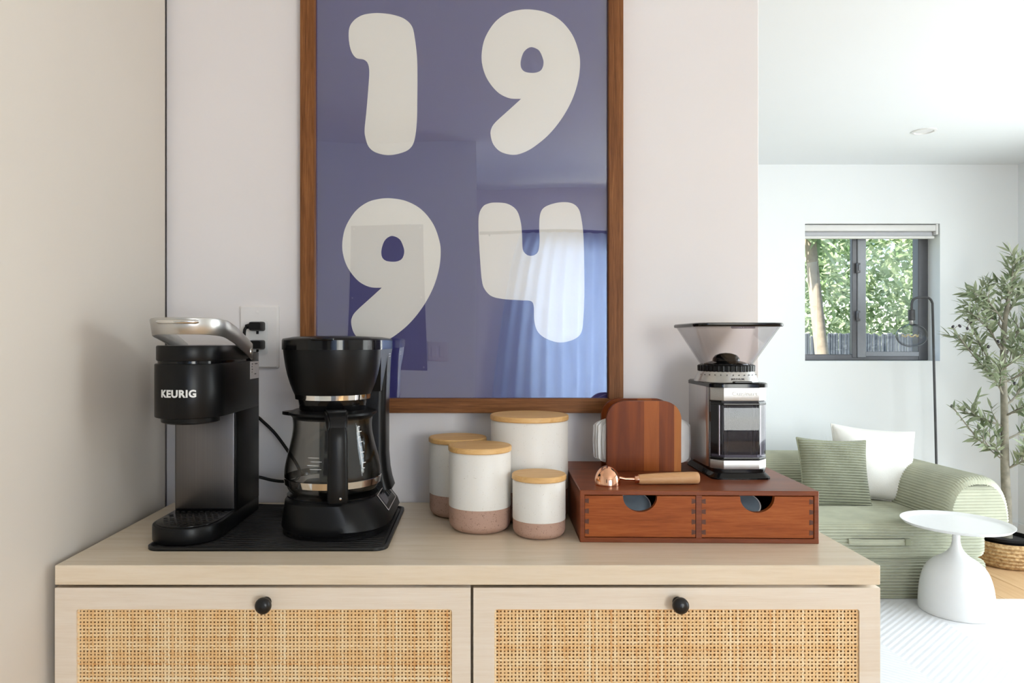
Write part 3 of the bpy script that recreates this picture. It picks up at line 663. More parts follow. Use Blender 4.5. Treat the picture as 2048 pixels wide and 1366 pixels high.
bd = [(0.0865 * math.cos(R(180 + 180 * i / 28)), cy + 0.0865 * math.sin(R(180 + 180 * i / 28))) for i in range(29)] + [(0.0885, 0.06), (0.0885, 0.112), (0.080, 0.121), (-0.074, 0.121), (-0.083, 0.112), (-0.0865, 0.06)]
obj('rim_band', loft([ring(bd, 0.3075), ring(bd, 0.3235)]), 'black_gloss', cm, 40)
obj('basket_body', loft([ring([(x * 0.86, y) for x, y in bd[29:]] + [(-0.078, 0.02), (0.078, 0.02)], 0.232), ring(bd[29:] + [(-0.082, 0.0), (0.082, 0.0)], 0.309)]), 'black', cm, 40)
def sc(p, s, dy=0): return [(x * s, (y - 0.02) * s + 0.02 + dy) for x, y in p]
tl = obj('lid', loft([ring(bd, 0.3235), ring(sc(bd, 0.985), 0.3262), ring(sc(bd, 0.8), 0.3295), ring(sc(bd, 0.4), 0.331)]), 'black', cm, 50)
obj('lid_tab', box(-0.020, 0.020, cy - 0.090, cy - 0.060, 0.3225, 0.3270, 0.003, 2), 'black_gloss', tl, 40)
for zz in (0.302, 0.2975, 0.293): obj('printed_line', box(0.0866, 0.0872, 0.070, 0.095, zz, zz + 0.0012), 'sticker', cm, 0)
# control panel lying on the sloped right flank
pn = bpy.data.objects.new('control_panel', None)
def slope(u, v, h=0.0):
    """u along depth, v up the flank from z=.024 to .054"""
    x = 0.099 + (0.076 - 0.099) * v; z = 0.024 + 0.030 * v
    nv = Vector((0.030, 0, 0.023)).normalized(); return (x + nv.x * h, u, z + nv.z * h)
def slab(u0, u1, v0, v1, h0, h1):
    q = [(u0, v0), (u1, v0), (u1, v1), (u0, v1)]
    return loft([[slope(a, c, h0) for a, c in q], [slope(a, c, h1) for a, c in q]])
cp = obj('control_panel', slab(-0.020, 0.092, 0.10, 0.98, -0.002, 0.0012), 'black_gloss', cm, 0)
for a in ((-0.020, 0.092, 0.10, 0.13), (-0.020, 0.092, 0.95, 0.98), (-0.020, -0.0175, 0.10, 0.98), (0.0895, 0.092, 0.10, 0.98)): obj('panel_border', slab(*a, 0.001, 0.0016), 'sticker', cp, 0)
obj('clock_display', slab(-0.008, 0.028, 0.35, 0.85, 0.001, 0.0016), plain('display_grey', (0.10, 0.09, 0.11), 0.2), cp, 0)
for u in (0.045, 0.058, 0.071): obj('button', slab(u, u + 0.008, 0.45, 0.75, 0.001, 0.003), 'black', cp, 0)

# carafe: lifts off the plate
CX, CY, CZ = -0.25, 1.24, MT + 0.0603
cf = thing('glass_carafe', 'clear glass coffee carafe with black handle and steel band', 'carafe', (CX, CY, CZ))
GP = [(0.0, 0.001), (0.060, 0.001), (0.070, 0.003), (0.0765, 0.009), (0.0805, 0.020), (0.0825, 0.032), (0.0818, 0.045), (0.0785, 0.062), (0.0735, 0.082), (0.0692, 0.102), (0.0678, 0.117), (0.0690, 0.130), (0.0705, 0.137)]
gp_ = [(p[0], p[1]) for p in crom([(a, c, 0) for a, c in GP], 5)]
gl = obj('glass_body', lathe(gp_, 72, cap1=False), 'glass', cf, 80)
gin = [(max(0, r - 0.0022), z + 0.002) for r, z in gp_ if z > 0.004]
obj('inner_wall', lathe([(0, gin[0][1])] + gin, 72, cap1=False), 'glass', gl, 80)
obj('steel_band', lathe([(0.0803, 0.0175), (0.0822, 0.0180), (0.0838, 0.0290), (0.0826, 0.0296)], 72, cap0=False, cap1=False), 'chrome', cf, 60)
ld = obj('lid', lathe([(0.066, 0.128), (0.0725, 0.1345), (0.0755, 0.1365), (0.0750, 0.1400), (0.066, 0.1435), (0.030, 0.1455), (0.0, 0.146)], 64), 'black', cf, 60)
bm = bmesh.new(); L = []
for t in range(7):
    a = t / 6; wdt = 0.026 * (1 - a) ** 0.7 + 0.003; x = -0.066 - 0.022 * a; L.append([(x, -wdt, 0.1345), (x, wdt, 0.1345), (x, wdt * 0.9, 0.1405 - 0.001 * a), (x, -wdt * 0.9, 0.1405 - 0.001 * a)])
obj('pour_lip', loft(L), 'black', ld, 40)
hh = bpy.data.objects.new('handle', None)
ang = R(-75); hdv = Vector((math.cos(ang), math.sin(ang), 0)); hsv = Vector((-hdv.y, hdv.x, 0))
def hp(r, s, z): return tuple(hdv * r + hsv * s + Vector((0, 0, z)))
L = []
for r, z, w, th in ((0.112, 0.004, 0.0145, 0.006), (0.1125, 0.008, 0.0165, 0.0075), (0.113, 0.03, 0.0165, 0.008), (0.113, 0.07, 0.0160, 0.008), (0.113, 0.105, 0.0155, 0.008), (0.111, 0.118, 0.0150, 0.008), (0.107, 0.124, 0.0135, 0.007)):
    L.append([hp(r + th * math.sin(2 * math.pi * i / 16) * (1 if math.sin(2 * math.pi * i / 16) > 0 else 0.8), w * math.copysign(abs(math.cos(2 * math.pi * i / 16)) ** 0.6, math.cos(2 * math.pi * i / 16)), z) for i in range(16)])
hn = obj('handle', loft(L), 'black', cf, 50)
L = [[hp(r, s * w, z) for s, z in ((-1, z0), (1, z0), (1, z1), (-1, z1))] for r, w, z0, z1 in ((0.060, 0.019, 0.134, 0.148), (0.080, 0.0185, 0.132, 0.1490), (0.100, 0.0165, 0.117, 0.145), (0.113, 0.014, 0.113, 0.134))]
bm = loft(L); bmesh.ops.bevel(bm, geom=bm.edges[:], offset=0.0025, segments=2, affect='EDGES'); obj('thumb_rest', bm, 'black', hn, 50)
obj('lower_bracket', loft([[hp(r, s * 0.013, z) for s, z in ((-1, z0), (1, z0), (1, z1), (-1, z1))] for r, z0, z1 in ((0.0815, 0.017, 0.030), (0.108, 0.005, 0.022))]), 'black', hn, 30)
obj('rivet', lathe([(0.0022, 0), (0.002, 0.001), (0, 0.0014)], 10), 'chrome', hn, 30, loc=hp(0.1195, 0.004, 0.012)).rotation_euler = (R(90), 0, 0)
def glass_r(z):
    for (r0, z0), (r1, z1) in zip(gp_, gp_[1:]):
        if z0 <= z <= z1 and z1 > z0: return r0 + (r1 - r0) * (z - z0) / (z1 - z0)
    return 0.07
for i in range(9):   # cup marks on the right of the glass
    z = 0.050 + i * 0.0085; r = glass_r(z) + 0.0003; a0 = R(-42); da = 0.0045 / r * (1.8 if i % 2 else 1.0)
    L = [[(r * math.cos(a0 + da * k / 3), r * math.sin(a0 + da * k / 3), z + s * 0.0006) for s in (-1, 1)] for k in range(4)]
    obj('cup_mark', loft(L, cap=False, closed=False), 'print', gl, 0)
L = []
for i in range(14):
    z = 0.050 + i * 0.0052; r = glass_r(z) + 0.0003; L.append([(r * math.cos(R(-42) + s * 0.008), r * math.sin(R(-42) + s * 0.008), z) for s in (-1, 1)])
obj('cup_scale_line', loft(L, cap=False, closed=False), 'print', gl, 0)
for i in range(4):
    z = 0.052 + i * 0.006; r = glass_r(z) + 0.0003; a0 = R(-106 - 4 * (i % 2)); da = R(14)
    obj('printed_line', loft([[(r * math.cos(a0 + da * k / 4), r * math.sin(a0 + da * k / 4), z + s * 0.0004) for s in (-1, 1)] for k in range(5)], cap=False, closed=False), 'print', gl, 0)

# ================================================================== OUTLET AND CORDS
ou = thing('wall_outlet', 'white two-socket wall outlet above the coffee makers', 'outlet', (-0.4405, YB, 1.309))
obj('cover_plate', loft([[(x * s, y, z * s2) for x, z in rrect(-0.040, 0.040, -0.064, 0.064, 0.004, 3)] for y, s, s2 in ((0.0005, 1, 1), (-0.003, 0.995, 0.997), (-0.0062, 0.90, 0.94))]), 'outlet', ou, 25)
obj('socket_insert', loft([[(x, y, z) for x, z in rrect(-0.0185, 0.0185, -0.0335, 0.0335, 0.002, 3)] for y in (-0.0055, -0.0078)]), 'white_plastic', ou, 25)
for zz in (0.050, -0.050): obj('screw', lathe([(0.003, 0), (0.0028, 0.0012), (0, 0.0016)], 12), 'outlet', ou, 30, loc=(-0.003, -0.0061, zz)).rotation_euler = (R(90), 0, 0)
for zz in (0.010, -0.026): obj('ground_slot', box(-0.0045, 0.0005, -0.0084, -0.0075, zz - 0.004, zz + 0.004), 'black', ou, 0)
def cord(root, plug, pts, nm):
    rl = root.location
    c = obj('power_cord', tube([tuple(Vector(p) - rl) for p in crom(pts, 8)], 0.0032, 8), 'black', root, 60); c['label'] = nm
    p = Vector(plug) - rl
    bm = loft([[(p.x + x * s, p.y + y, p.z + z * s) for x, z in rrect(-0.0145, 0.0135, -0.0095, 0.0095, 0.004, 3)] for y, s in ((0.0015, 1.0), (-0.008, 1.0), (-0.019, 0.93), (-0.024, 0.80))])
    tube([(p.x - 0.010, p.y - 0.014, p.z + 0.001), (p.x - 0.021, p.y - 0.014, p.z - 0.001)], [0.0062, 0.0045], 10, bm)
    obj('plug', bm, 'black', c, 40)
cord(kg, (-0.4405, 1.4365, 1.3305), [(-0.458, 1.4225, 1.330), (-0.463, 1.420, 1.322), (-0.462, 1.414, 1.295), (-0.462, 1.413, 1.25), (-0.458, 1.412, 1.19), (-0.445, 1.412, 1.160), (-0.427, 1.412, 1.144), (-0.400, 1.413, 1.117), (-0.373, 1.413, 1.080), (-0.352, 1.413, 1.045), (-0.358, 1.412, 1.026), (-0.382, 1.411, 1.0225), (-0.405, 1.410, 1.025), (-0.429, 1.405, 1.032), (-0.447, 1.392, 1.037), (-0.455, 1.368, 1.040)], 'black cord looping behind the carafe')
cord(cm, (-0.4405, 1.4365, 1.2935), [(-0.458, 1.4225, 1.2925), (-0.464, 1.424, 1.284), (-0.464, 1.430, 1.25), (-0.470, 1.431, 1.15), (-0.474, 1.431, 1.03), (-0.470, 1.428, 0.995), (-0.455, 1.410, 0.9815), (-0.43, 1.393, 0.9795), (-0.39, 1.3905, 0.9785), (-0.33, 1.3905, 0.9785), (-0.285, 1.3890, 0.982), (-0.265, 1.382, 0.988), (-0.26, 1.37, 0.992)], 'black cord running to the outlet')

# ================================================================== CANISTERS
def canister(x, d, r, h, label):
    t = thing('canister', label, 'canister', (x, d, CT), random.uniform(0, 3), group='ceramic canisters on the sideboard')
    lt = 0.0095; hb = h - lt; band = hb * 0.315; rc = min(0.016, r * 0.3)
    prof = [(r - rc, 0.0)] + [(r - rc + rc * math.sin(R(a)), rc - rc * math.cos(R(a))) for a in (20, 40, 60, 75, 90)]
    obj('clay_base', lathe([(r - rc - 0.004, 0.0)] + prof + [(r, band)], 64), 'clay', t, 40)
    obj('glazed_body', lathe([(r - 0.002, band - 0.003), (r + 0.0004, band - 0.0008), (r + 0.0006, band + 0.001), (r + 0.0005, hb - 0.003), (r - 0.002, hb)], 64), 'glaze', t, 40)
    ld_ = obj('lid', lathe([(r - 0.006, hb - 0.008), (r - 0.006, hb), (r + 0.0005, hb), (r + 0.0018, hb + 0.0015), (r + 0.0018, h - 0.002), (r + 0.0002, h - 0.0002), (r - 0.003, h)], 64), 'bamboo', t, 30); ld_['label'] = 'flat bamboo lid'
    ld_.rotation_euler = (0, 0, -t.rotation_euler.z + random.uniform(-0.3, 0.3))
canister(0.0985, 1.327, 0.0712, 0.190, 'widest and tallest cream and clay canister, standing against the wall')
canister(-0.0355, 1.345, 0.0530, 0.146, 'medium cream and clay canister standing behind another of its size')
canister(0.0060, 1.240, 0.0535, 0.1455, 'medium cream and clay canister in front of the tallest one')
canister(0.1055, 1.200, 0.0440, 0.1035, 'smallest cream and clay canister beside the wooden drawer box')

# ================================================================== DRAWER BOX
BW, BD, BH = 0.383, 0.280, 0.0846
bx = thing('drawer_box', 'red-brown wooden box with two scooped drawers', 'drawer box', (0.3625, 1.287, CT), R(-1.4))
h2, d2 = BW / 2, BD / 2; tk = 0.0078
obj('top_board', box(-h2, h2, -d2, d2, BH - tk, BH, 0.001, 1), 'acacia_case', bx, 30)
obj('bottom_board', box(-h2, h2, -d2, d2, 0, tk, 0.001, 1), 'acacia_case', bx, 30)
for s in (-1, 1): obj('side_board', box(min(s * h2, s * (h2 - tk)), max(s * h2, s * (h2 - tk)), -d2 + 0.0003, d2, 0.0005, BH - 0.0005, 0.001, 1), 'acacia_case', bx, 30)
obj('divider', box(-0.0045, 0.0045, -d2 + 0.001, d2, tk - 0.001, BH - tk + 0.001), 'acacia_case', bx, 0)
obj('back_board', box(-h2 + 0.002, h2 - 0.002, d2 - 0.006, d2 - 0.001, 0.002, BH - 0.002), 'acacia_case', bx, 0)
def drawer(x0, x1, lab):
    z0, z1 = tk + 0.0010, BH - tk - 0.0015; yf = -d2 + 0.0025; cx = (x0 + x1) / 2; rs = 0.0275
    arc = [(cx + rs * math.cos(R(a)), z1 - 0.0015 + rs * math.sin(R(a)) * 0.90) for a in range(0, -181, -10)]
    q = [(x0, z0), (x1, z0), (x1, z1), (arc[0][0], z1)] + arc + [(arc[-1][0], z1), (x0, z1)]
    bm = extrude_poly([(a, yf, c) for a, c in q], (0, 0.009, 0))
    d = obj('drawer', bm, 'acacia_box', bx, 0); d['label'] = lab
    bm = box(x0, x0 + 0.006, yf + 0.009, d2 - 0.02, z0, z1 - 0.004); box(x1 - 0.006, x1, yf + 0.009, d2 - 0.02, z0, z1 - 0.004, bm=bm); box(x0, x1, d2 - 0.026, d2 - 0.02, z0, z1 - 0.004, bm=bm); box(x0, x1, yf + 0.009, d2 - 0.02, z0, z0 + 0.004, bm=bm)
    obj('drawer_tray', bm, 'dovetail', d, 0)
    n = 4; hgt = (z1 - z0) / (2 * n)
    for e, xa, xb in ((0, x0 - 0.0001, x0 + 0.0062), (1, x1 - 0.0062, x1 + 0.0001)):
        for i in range(n):
            za = z0 + (2 * i + (0.5)) * hgt
            a, b_ = (xa, xb)
            ex = 0.0012
            q = [(a, za - (0 if e else 0)), (b_, za), (b_, za + hgt), (a, za + hgt)]
            if e == 0: q = [(a, za + ex), (b_, za), (b_, za + hgt), (a, za + hgt - ex)]
            else: q = [(a, za), (b_, za + ex), (b_, za + hgt - ex), (a, za + hgt)]
            obj('dovetail', extrude_poly([(u, yf - 0.0003, v) for u, v in q], (0, 0.002, 0)), 'dovetail', d, 0)
    return cx, z0
pods = []
for a, c, lab in ((-h2 + tk + 0.0006, -0.0051, 'drawer in front of the copper scoop'), (0.0051, h2 - tk - 0.0006, 'drawer in front of the grinder')):
    pods.append(drawer(a, c, lab))
# coffee pods inside, seen through the scoops
Mb = Matrix.Rotation(R(-1.4), 4, 'Z')
for (cx, z0), offs, lab in ((pods[0], [(-0.004, 0.052, 40)], 'foil-topped coffee pod inside the drawer behind the copper scoop'), (pods[1], [(-0.012, 0.052, 35)], 'foil-topped coffee pod inside the drawer in front of the grinder')):
    for dx, dy, tilt in offs:
        w = bx.location + Mb @ Vector((cx + dx, -d2 + dy, z0 + 0.0040))
        p = thing('coffee_pod', lab, 'coffee pod', w, group='coffee pods in the drawers' + (' by the scoop' if 'scoop' in lab else ' by the grinder'))
        e = obj('cup', lathe([(0.0185, 0.0), (0.0225, 0.040), (0.0255, 0.0415), (0.0255, 0.0435), (0.0232, 0.0435)], 28), 'pod_cup', p, 40)
        f = obj('foil_lid', lathe([(0.0, 0.0441), (0.0236, 0.0437), (0.0236, 0.0430)], 28), 'pod_foil', p, 40)
        for o in (e, f): o.rotation_euler = (R(tilt), 0, 0); o.location = (0, 0, 0.0185 * math.sin(R(tilt)))
BT = CT + BH

# ================================================================== FILTER HOLDER
fh = thing('filter_holder', 'arched acacia wood holder of two boards on the drawer box', 'holder', (0.3104, 1.350, BT), R(-0.5))
def arch(w, h, r, y0, y1, rb=0.004):
    pts = [(-w + 0.0, 0), (w, 0)] + [(w - r + r * math.cos(R(a)), h - r + r * math.sin(R(a))) for a in range(0, 91, 9)] + [(-w + r + r * math.cos(R(a)), h - r + r * math.sin(R(a))) for a in range(90, 181, 9)]
    bm = extrude_poly([(x, y0, z) for x, z in pts], (0, y1 - y0, 0)); bmesh.ops.bevel(bm, geom=[e for e in bm.edges if abs(e.verts[0].co.y - e.verts[1].co.y) < 1e-6], offset=0.0015, segments=2, affect='EDGES'); return bm
def acacia():
    m, nt, b = new_mat('acacia_staves'); setc(b, (0.4, 0.2, 0.1), 0.42); b.inputs['Specular IOR Level'].default_value = 0.18
    mp = tex(nt, (30, 30, 2.4)); n = noise(nt, mp, 1.2, 5, 0.6, 0.9)
    tc = tex(nt, (36, 1, 1)); sp = nt.nodes.new('ShaderNodeSeparateXYZ'); nt.links.new(tc.outputs[0], sp.inputs[0])
    fl_ = nt.nodes.new('ShaderNodeMath'); fl_.operation = 'FLOOR'; nt.links.new(sp.outputs[0], fl_.inputs[0])
    wn_ = nt.nodes.new('ShaderNodeTexWhiteNoise'); wn_.noise_dimensions = '1D'; nt.links.new(fl_.outputs[0], wn_.inputs['W'])
    mx = nt.nodes.new('ShaderNodeMix'); mx.data_type = 'FLOAT'; mx.inputs[0].default_value = 0.45; nt.links.new(n.outputs['Fac'], mx.inputs[2]); nt.links.new(wn_.outputs['Value'], mx.inputs[3])
    r = ramp(nt, mx.outputs[0], [(0.2, srgb(92, 38, 12)), (0.42, srgb(140, 68, 24)), (0.6, srgb(172, 94, 38)), (0.85, srgb(200, 128, 62))]); nt.links.new(r.outputs[0], b.inputs['Base Color']); return m
M['acacia'] = acacia()
obj('board', arch(0.0690, 0.1305, 0.034, -0.034, -0.023), 'acacia', fh, 30)
obj('board', arch(0.0690, 0.1305, 0.034, 0.023, 0.034), 'acacia', fh, 30)
obj('base_block', box(-0.062, 0.062, -0.024, 0.024, 0.0, 0.012, 0.001, 1), 'acacia', fh, 30)
fs = thing('paper_filter_stack', 'stack of white paper coffee filters held between two wooden boards', 'paper filters', (0.3140, 1.350, BT + 0.012))
bm = bmesh.new(); n_s = 9
for i in range(n_s):
    y = -0.020 + 0.040 * i / (n_s - 1); w = 0.088 - 0.0035 * abs(i - 4) + (0.003 if i % 2 else 0); h = 0.084 - 0.0015 * abs(i - 3); sx = 0.004 * math.sin(i * 2.1)
    L = []
    for k_ in range(33):
        u = -1 + 2 * k_ / 32; edge = abs(u) ** 3; yy = y + 0.0012 * math.sin(u * 9 + i); zt = h - 0.012 * edge ** 3; zb = 0.010 * edge ** 4
        if i == 0: zb = zb
        L.append([(sx + w * u, yy - 0.0016 * edge, zb), (sx + w * u * 1.015, yy - 0.0022 * edge, (zt + zb) / 2), (sx + w * u, yy - 0.0016 * edge, zt), (sx + w * u, yy + 0.0016 + 0.002 * edge, zt), (sx + w * u * 1.015, yy + 0.0022, (zt + zb) / 2), (sx + w * u, yy + 0.0016 + 0.002 * edge, zb)])
    loft(L, bm)
o = obj('filters', bm, 'paper', fs, 50)

# ================================================================== SCOOP
sp_ = thing('coffee_scoop', 'copper coffee scoop with a beech handle lying upside down on the drawer box', 'scoop', (0.2200, 1.196, BT), R(2))
pr = [(0.0217 * math.cos(R(a)), 0.003 + 0.0290 * math.sin(R(a))) for a in range(0, 91, 6)]
obj('bowl', lathe([(0.0205, 0.002), (0.0215, 0.0)] + [(0.0218, 0.0015)] + pr, 48), 'copper', sp_, 80)
obj('neck', tube([(0.016, 0, 0.0125), (0.030, 0, 0.0095), (0.050, 0, 0.0088)], [0.0030, 0.0024, 0.0030], 10), 'copper_dark', sp_, 60)
obj('ferrule', tube([(0.046, 0, 0.0088), (0.048, 0, 0.0088), (0.055, 0, 0.0088)], [0.0055, 0.0066, 0.0066], 16), 'copper', sp_, 40)
obj('handle', tube([(0.053, 0, 0.0088), (0.056, 0, 0.0088), (0.080, 0, 0.0096), (0.115, 0, 0.0103), (0.146, 0, 0.0106), (0.1535, 0, 0.0106), (0.1550, 0, 0.0106)], [0.0076, 0.0082, 0.0092, 0.0099, 0.0102, 0.0098, 0.0085], 20), 'beech', sp_, 50)

# ================================================================== GRINDER
g = thing('coffee_grinder', 'brushed steel burr grinder with clear bean hopper on the drawer box', 'grinder', (0.464, 1.322, BT))
obj('base_foot', loft([ring(rrect(-0.052, 0.052, -0.084, 0.080, 0.014), 0.0), ring(rrect(-0.052, 0.052, -0.084, 0.080, 0.014), 0.003), ring(rrect(-0.046, 0.046, -0.076, 0.076, 0.014), 0.0105), ring(rrect(-0.047, 0.047, -0.076, 0.077, 0.014), 0.017)]), 'black_gloss', g, 40)
obj('housing', prism(rrect(-0.050, 0.050, -0.052, 0.078, 0.016, 8), 0.0165, 0.1635, 0.0008), 'steel_v', g, 40)
def front(hw, y0, y1, c): return [(-hw, y1), (-hw, y0 + c * 0.9), (-hw + c, y0), (hw - c, y0), (hw, y0 + c * 0.9), (hw, y1)]
obj('seam', prism(front(0.0485, -0.070, -0.050, 0.016), 0.0155, 0.1635), 'black', g, 20)
obj('lower_panel', prism(front(0.0490, -0.0775, -0.056, 0.018), 0.0170, 0.0325, 0.0006), 'steel', g, 25)
ub = obj('upper_panel', prism(front(0.0490, -0.0775, -0.056, 0.018), 0.1370, 0.1600, 0.0006), 'steel', g, 25)
obj('chamber_back', prism(front(0.0465, -0.0600, -0.046, 0.012), 0.0345, 0.1355), plain('chamber_core', (0.26, 0.25, 0.29), 0.5, 0.2), g, 20)
ch = obj('grounds_chamber', prism(front(0.0488, -0.0772, -0.056, 0.018), 0.0345, 0.1350, 0.0012), 'smoke', g, 25); ch['label'] = 'smoky clear grounds chamber'
for x in (-0.036, -0.029, -0.022, 0.022, 0.029, 0.036): obj('flute', box(x - 0.0012, x + 0.0012, -0.070, -0.060, 0.040, 0.130, 0.0008, 1), 'silver', ch, 30)
obj('chamber_floor', prism(front(0.0470, -0.0755, -0.056, 0.018), 0.0360, 0.0420), plain('chamber_floor_grey', (0.10, 0.10, 0.12), 0.2), ch, 20)
obj('chamber_lip', prism(front(0.0492, -0.0780, -0.056, 0.018), 0.1290, 0.1325, 0.0005), 'black_gloss', ch, 25)
obj('chamber_foot', prism(front(0.0492, -0.0780, -0.056, 0.018), 0.0345, 0.0375, 0.0005), 'black_gloss', ch, 25)
obj('top_plate', loft([ring(rrect(-0.0515, 0.0515, -0.0785, 0.080, 0.020), 0.1600), ring(rrect(-0.0515, 0.0515, -0.0785, 0.080, 0.020), 0.1660), ring(rrect(-0.049, 0.049, -0.076, 0.078, 0.020), 0.1680)]), 'black_gloss', g, 30)
cl = obj('dial_collar', lathe([(0.0570, 0.1675), (0.0565, 0.1700), (0.0490, 0.1865), (0.046, 0.1875)], 64), 'silver', g, 30); cl['label'] = 'satin silver grind dial'
for i in range(-6, 7):
    a = R(-96 + i * 11.5); z = 0.1805; r = 0.0525
    dt = obj('dial_dot', lathe([(0.0011, 0.0), (0.0011, 0.0006), (0, 0.0007)], 8), 'dark_print', cl, 0, loc=(r * math.cos(a), r * math.sin(a), z)); dt.rotation_euler = (Vector((math.cos(a), math.sin(a), 0.45))).to_track_quat('Z', 'Y').to_euler()
me = text_mesh('MEDIUM', 0.0235, 0.0036, 0.02, 0.0003, 1.15)
for v in me.vertices:
    z = 0.1735 + v.co.z; r = 0.0565 - (z - 0.170) * 0.4545 + 0.0003 - v.co.y; a = R(-88) + v.co.x / r; v.co = Vector((r * math.cos(a), r * math.sin(a), z))
obj('dial_lettering', me, 'dark_print', cl, 0)
obj('dial_pointer', box(-0.010, 0.022, -0.071, -0.060, 0.1675, 0.1705, 0.001, 1), 'black_gloss', g, 30)
me = text_mesh('Cuisinart', 0.0450, 0.0070, 0.012, 0.0004, 1.0)
for v in me.vertices: v.co = Vector((v.co.x + 0.006, v.co.y - 0.0776, v.co.z + 0.1495))
lg = obj('logo_lettering', me, 'print', ub, 0); lg['label'] = 'raised Cuisinart lettering'
kn = []
bm = bmesh.new(); N = 160
def kr(z, r0): return [((r0 + (0.0010 if i % 4 < 2 else 0)) * math.cos(2 * math.pi * i / N), (r0 + (0.0010 if i % 4 < 2 else 0)) * math.sin(2 * math.pi * i / N), z) for i in range(N)]
obj('knurled_ring', loft([kr(0.1860, 0.0485), kr(0.1870, 0.0498), kr(0.1965, 0.0500), kr(0.1980, 0.0480)]), 'black', g, 25)
def sq(h, r, z): return ring(rrect(-h, h, -h, h, r, 8), z)
hp_ = obj('bean_hopper', loft([sq(0.0445, 0.040, 0.1965), sq(0.0455, 0.038, 0.2000), sq(0.0765, 0.022, 0.2680)], cap=False), 'hopper', g, 50); hp_['label'] = 'clear bean hopper'
obj('inner_wall', loft([sq(0.0425, 0.038, 0.1985), sq(0.0437, 0.036, 0.2010), sq(0.0745, 0.021, 0.2680)], cap=False), 'hopper', hp_, 50)
obj('hopper_lid', loft([sq(0.0790, 0.022, 0.2670), sq(0.0800, 0.022, 0.2690), sq(0.0800, 0.022, 0.2720), sq(0.0780, 0.021, 0.2738)]), 'black_gloss', g, 40)
obj('burr_cap', lathe([(0.0400, 0.1975), (0.0395, 0.2000), (0.030, 0.2035), (0.0245, 0.2050), (0.0235, 0.2100), (0.019, 0.2155), (0.010, 0.2190), (0, 0.2200)], 40), 'black_gloss', hp_, 50)
obj('lid_tab', box(-0.018, 0.024, -0.079, -0.074, 0.2635, 0.2675, 0.0018, 2), 'smoke', hp_, 40)

# ================================================================== SOFA
sf = thing('sofa', 'sage green corduroy low sofa with rolled back and arm', 'sofa', (1.70, 4.05, 0))
def cushion(name, x0, x1, y0, y1, z0, z1, r, parent, mat='cord', seg=5, puff=0.0):
    """box profile in YZ rounded at r, extruded in X in steps; 'rib' runs round the profile"""
    prof, arc = ribbed(rrect(y0, y1, z0, z1, r, seg))
    xs = [x0, x0 + r * 0.3, x0 + r] + [x0 + r + (x1 - x0 - 2 * r) * i / 8 for i in range(1, 8)] + [x1 - r, x1 - r * 0.3, x1]
    sc_ = [1 - r * 2.0 / (y1 - y0) * 0.6, 0.985, 1] + [1] * 7 + [1, 0.985, 1 - r * 2.0 / (y1 - y0) * 0.6]
    yc, zc = (y0 + y1) / 2, (z0 + z1) / 2
    V, F, Rb = [], [], []
    n = len(prof)
    for x, s in zip(xs, sc_):
        for (y, z), a in zip(prof, arc):
            V.append((x, yc + (y - yc) * s, zc + (z - zc) * (1 - (1 - s) * (y1 - y0) / (z1 - z0)))); Rb.append(a)
    for i in range(len(xs) - 1):
        for j in range(n - 1): F.append((i * n + j, i * n + j + 1, (i + 1) * n + j + 1, (i + 1) * n + j))
        F.append((i * n + n - 1, i * n, (i + 1) * n, (i + 1) * n + n - 1))
    # end caps: strips by height so that the ribs stay level
    me = bpy.data.meshes.new(name)
    base = len(V)
    for e, row, sgn in ((x0, 0, -1), (x1, len(xs) - 1, 1)):
        b0 = len(V)
        for j in range(n):
            q = V[row * n + j]; V.append(q); Rb.append(q[2])
        F.append(tuple(range(b0, b0 + n)) if sgn > 0 else tuple(range(b0 + n - 1, b0 - 1, -1)))
    me.from_pydata(V, [], F); set_attr(me, 'rib', Rb)
    return obj(name, me, mat, parent, 50)
lx = lambda x: x - 1.70
ly = lambda y: y - 4.05
cushion('lower_cushion', lx(0.62), lx(2.565), ly(3.560), ly(4.66), 0.0, 0.208, 0.030, sf)
cushion('seat_cushion', lx(0.62), lx(2.560), ly(3.555), ly(4.66), 0.206, 0.385, 0.045, sf)
def dprof(w, h, n=24):
    """flat-bottomed rolled section, half width w, height h -> (s, z) from right foot over the top to left foot"""
    pts = []
    for i in range(n + 1):
        a = math.pi * i / n; c, s = math.cos(a), math.sin(a)
        pts.append((w * math.copysign(abs(c) ** 0.75, c), h * abs(s) ** 0.75))
    return pts
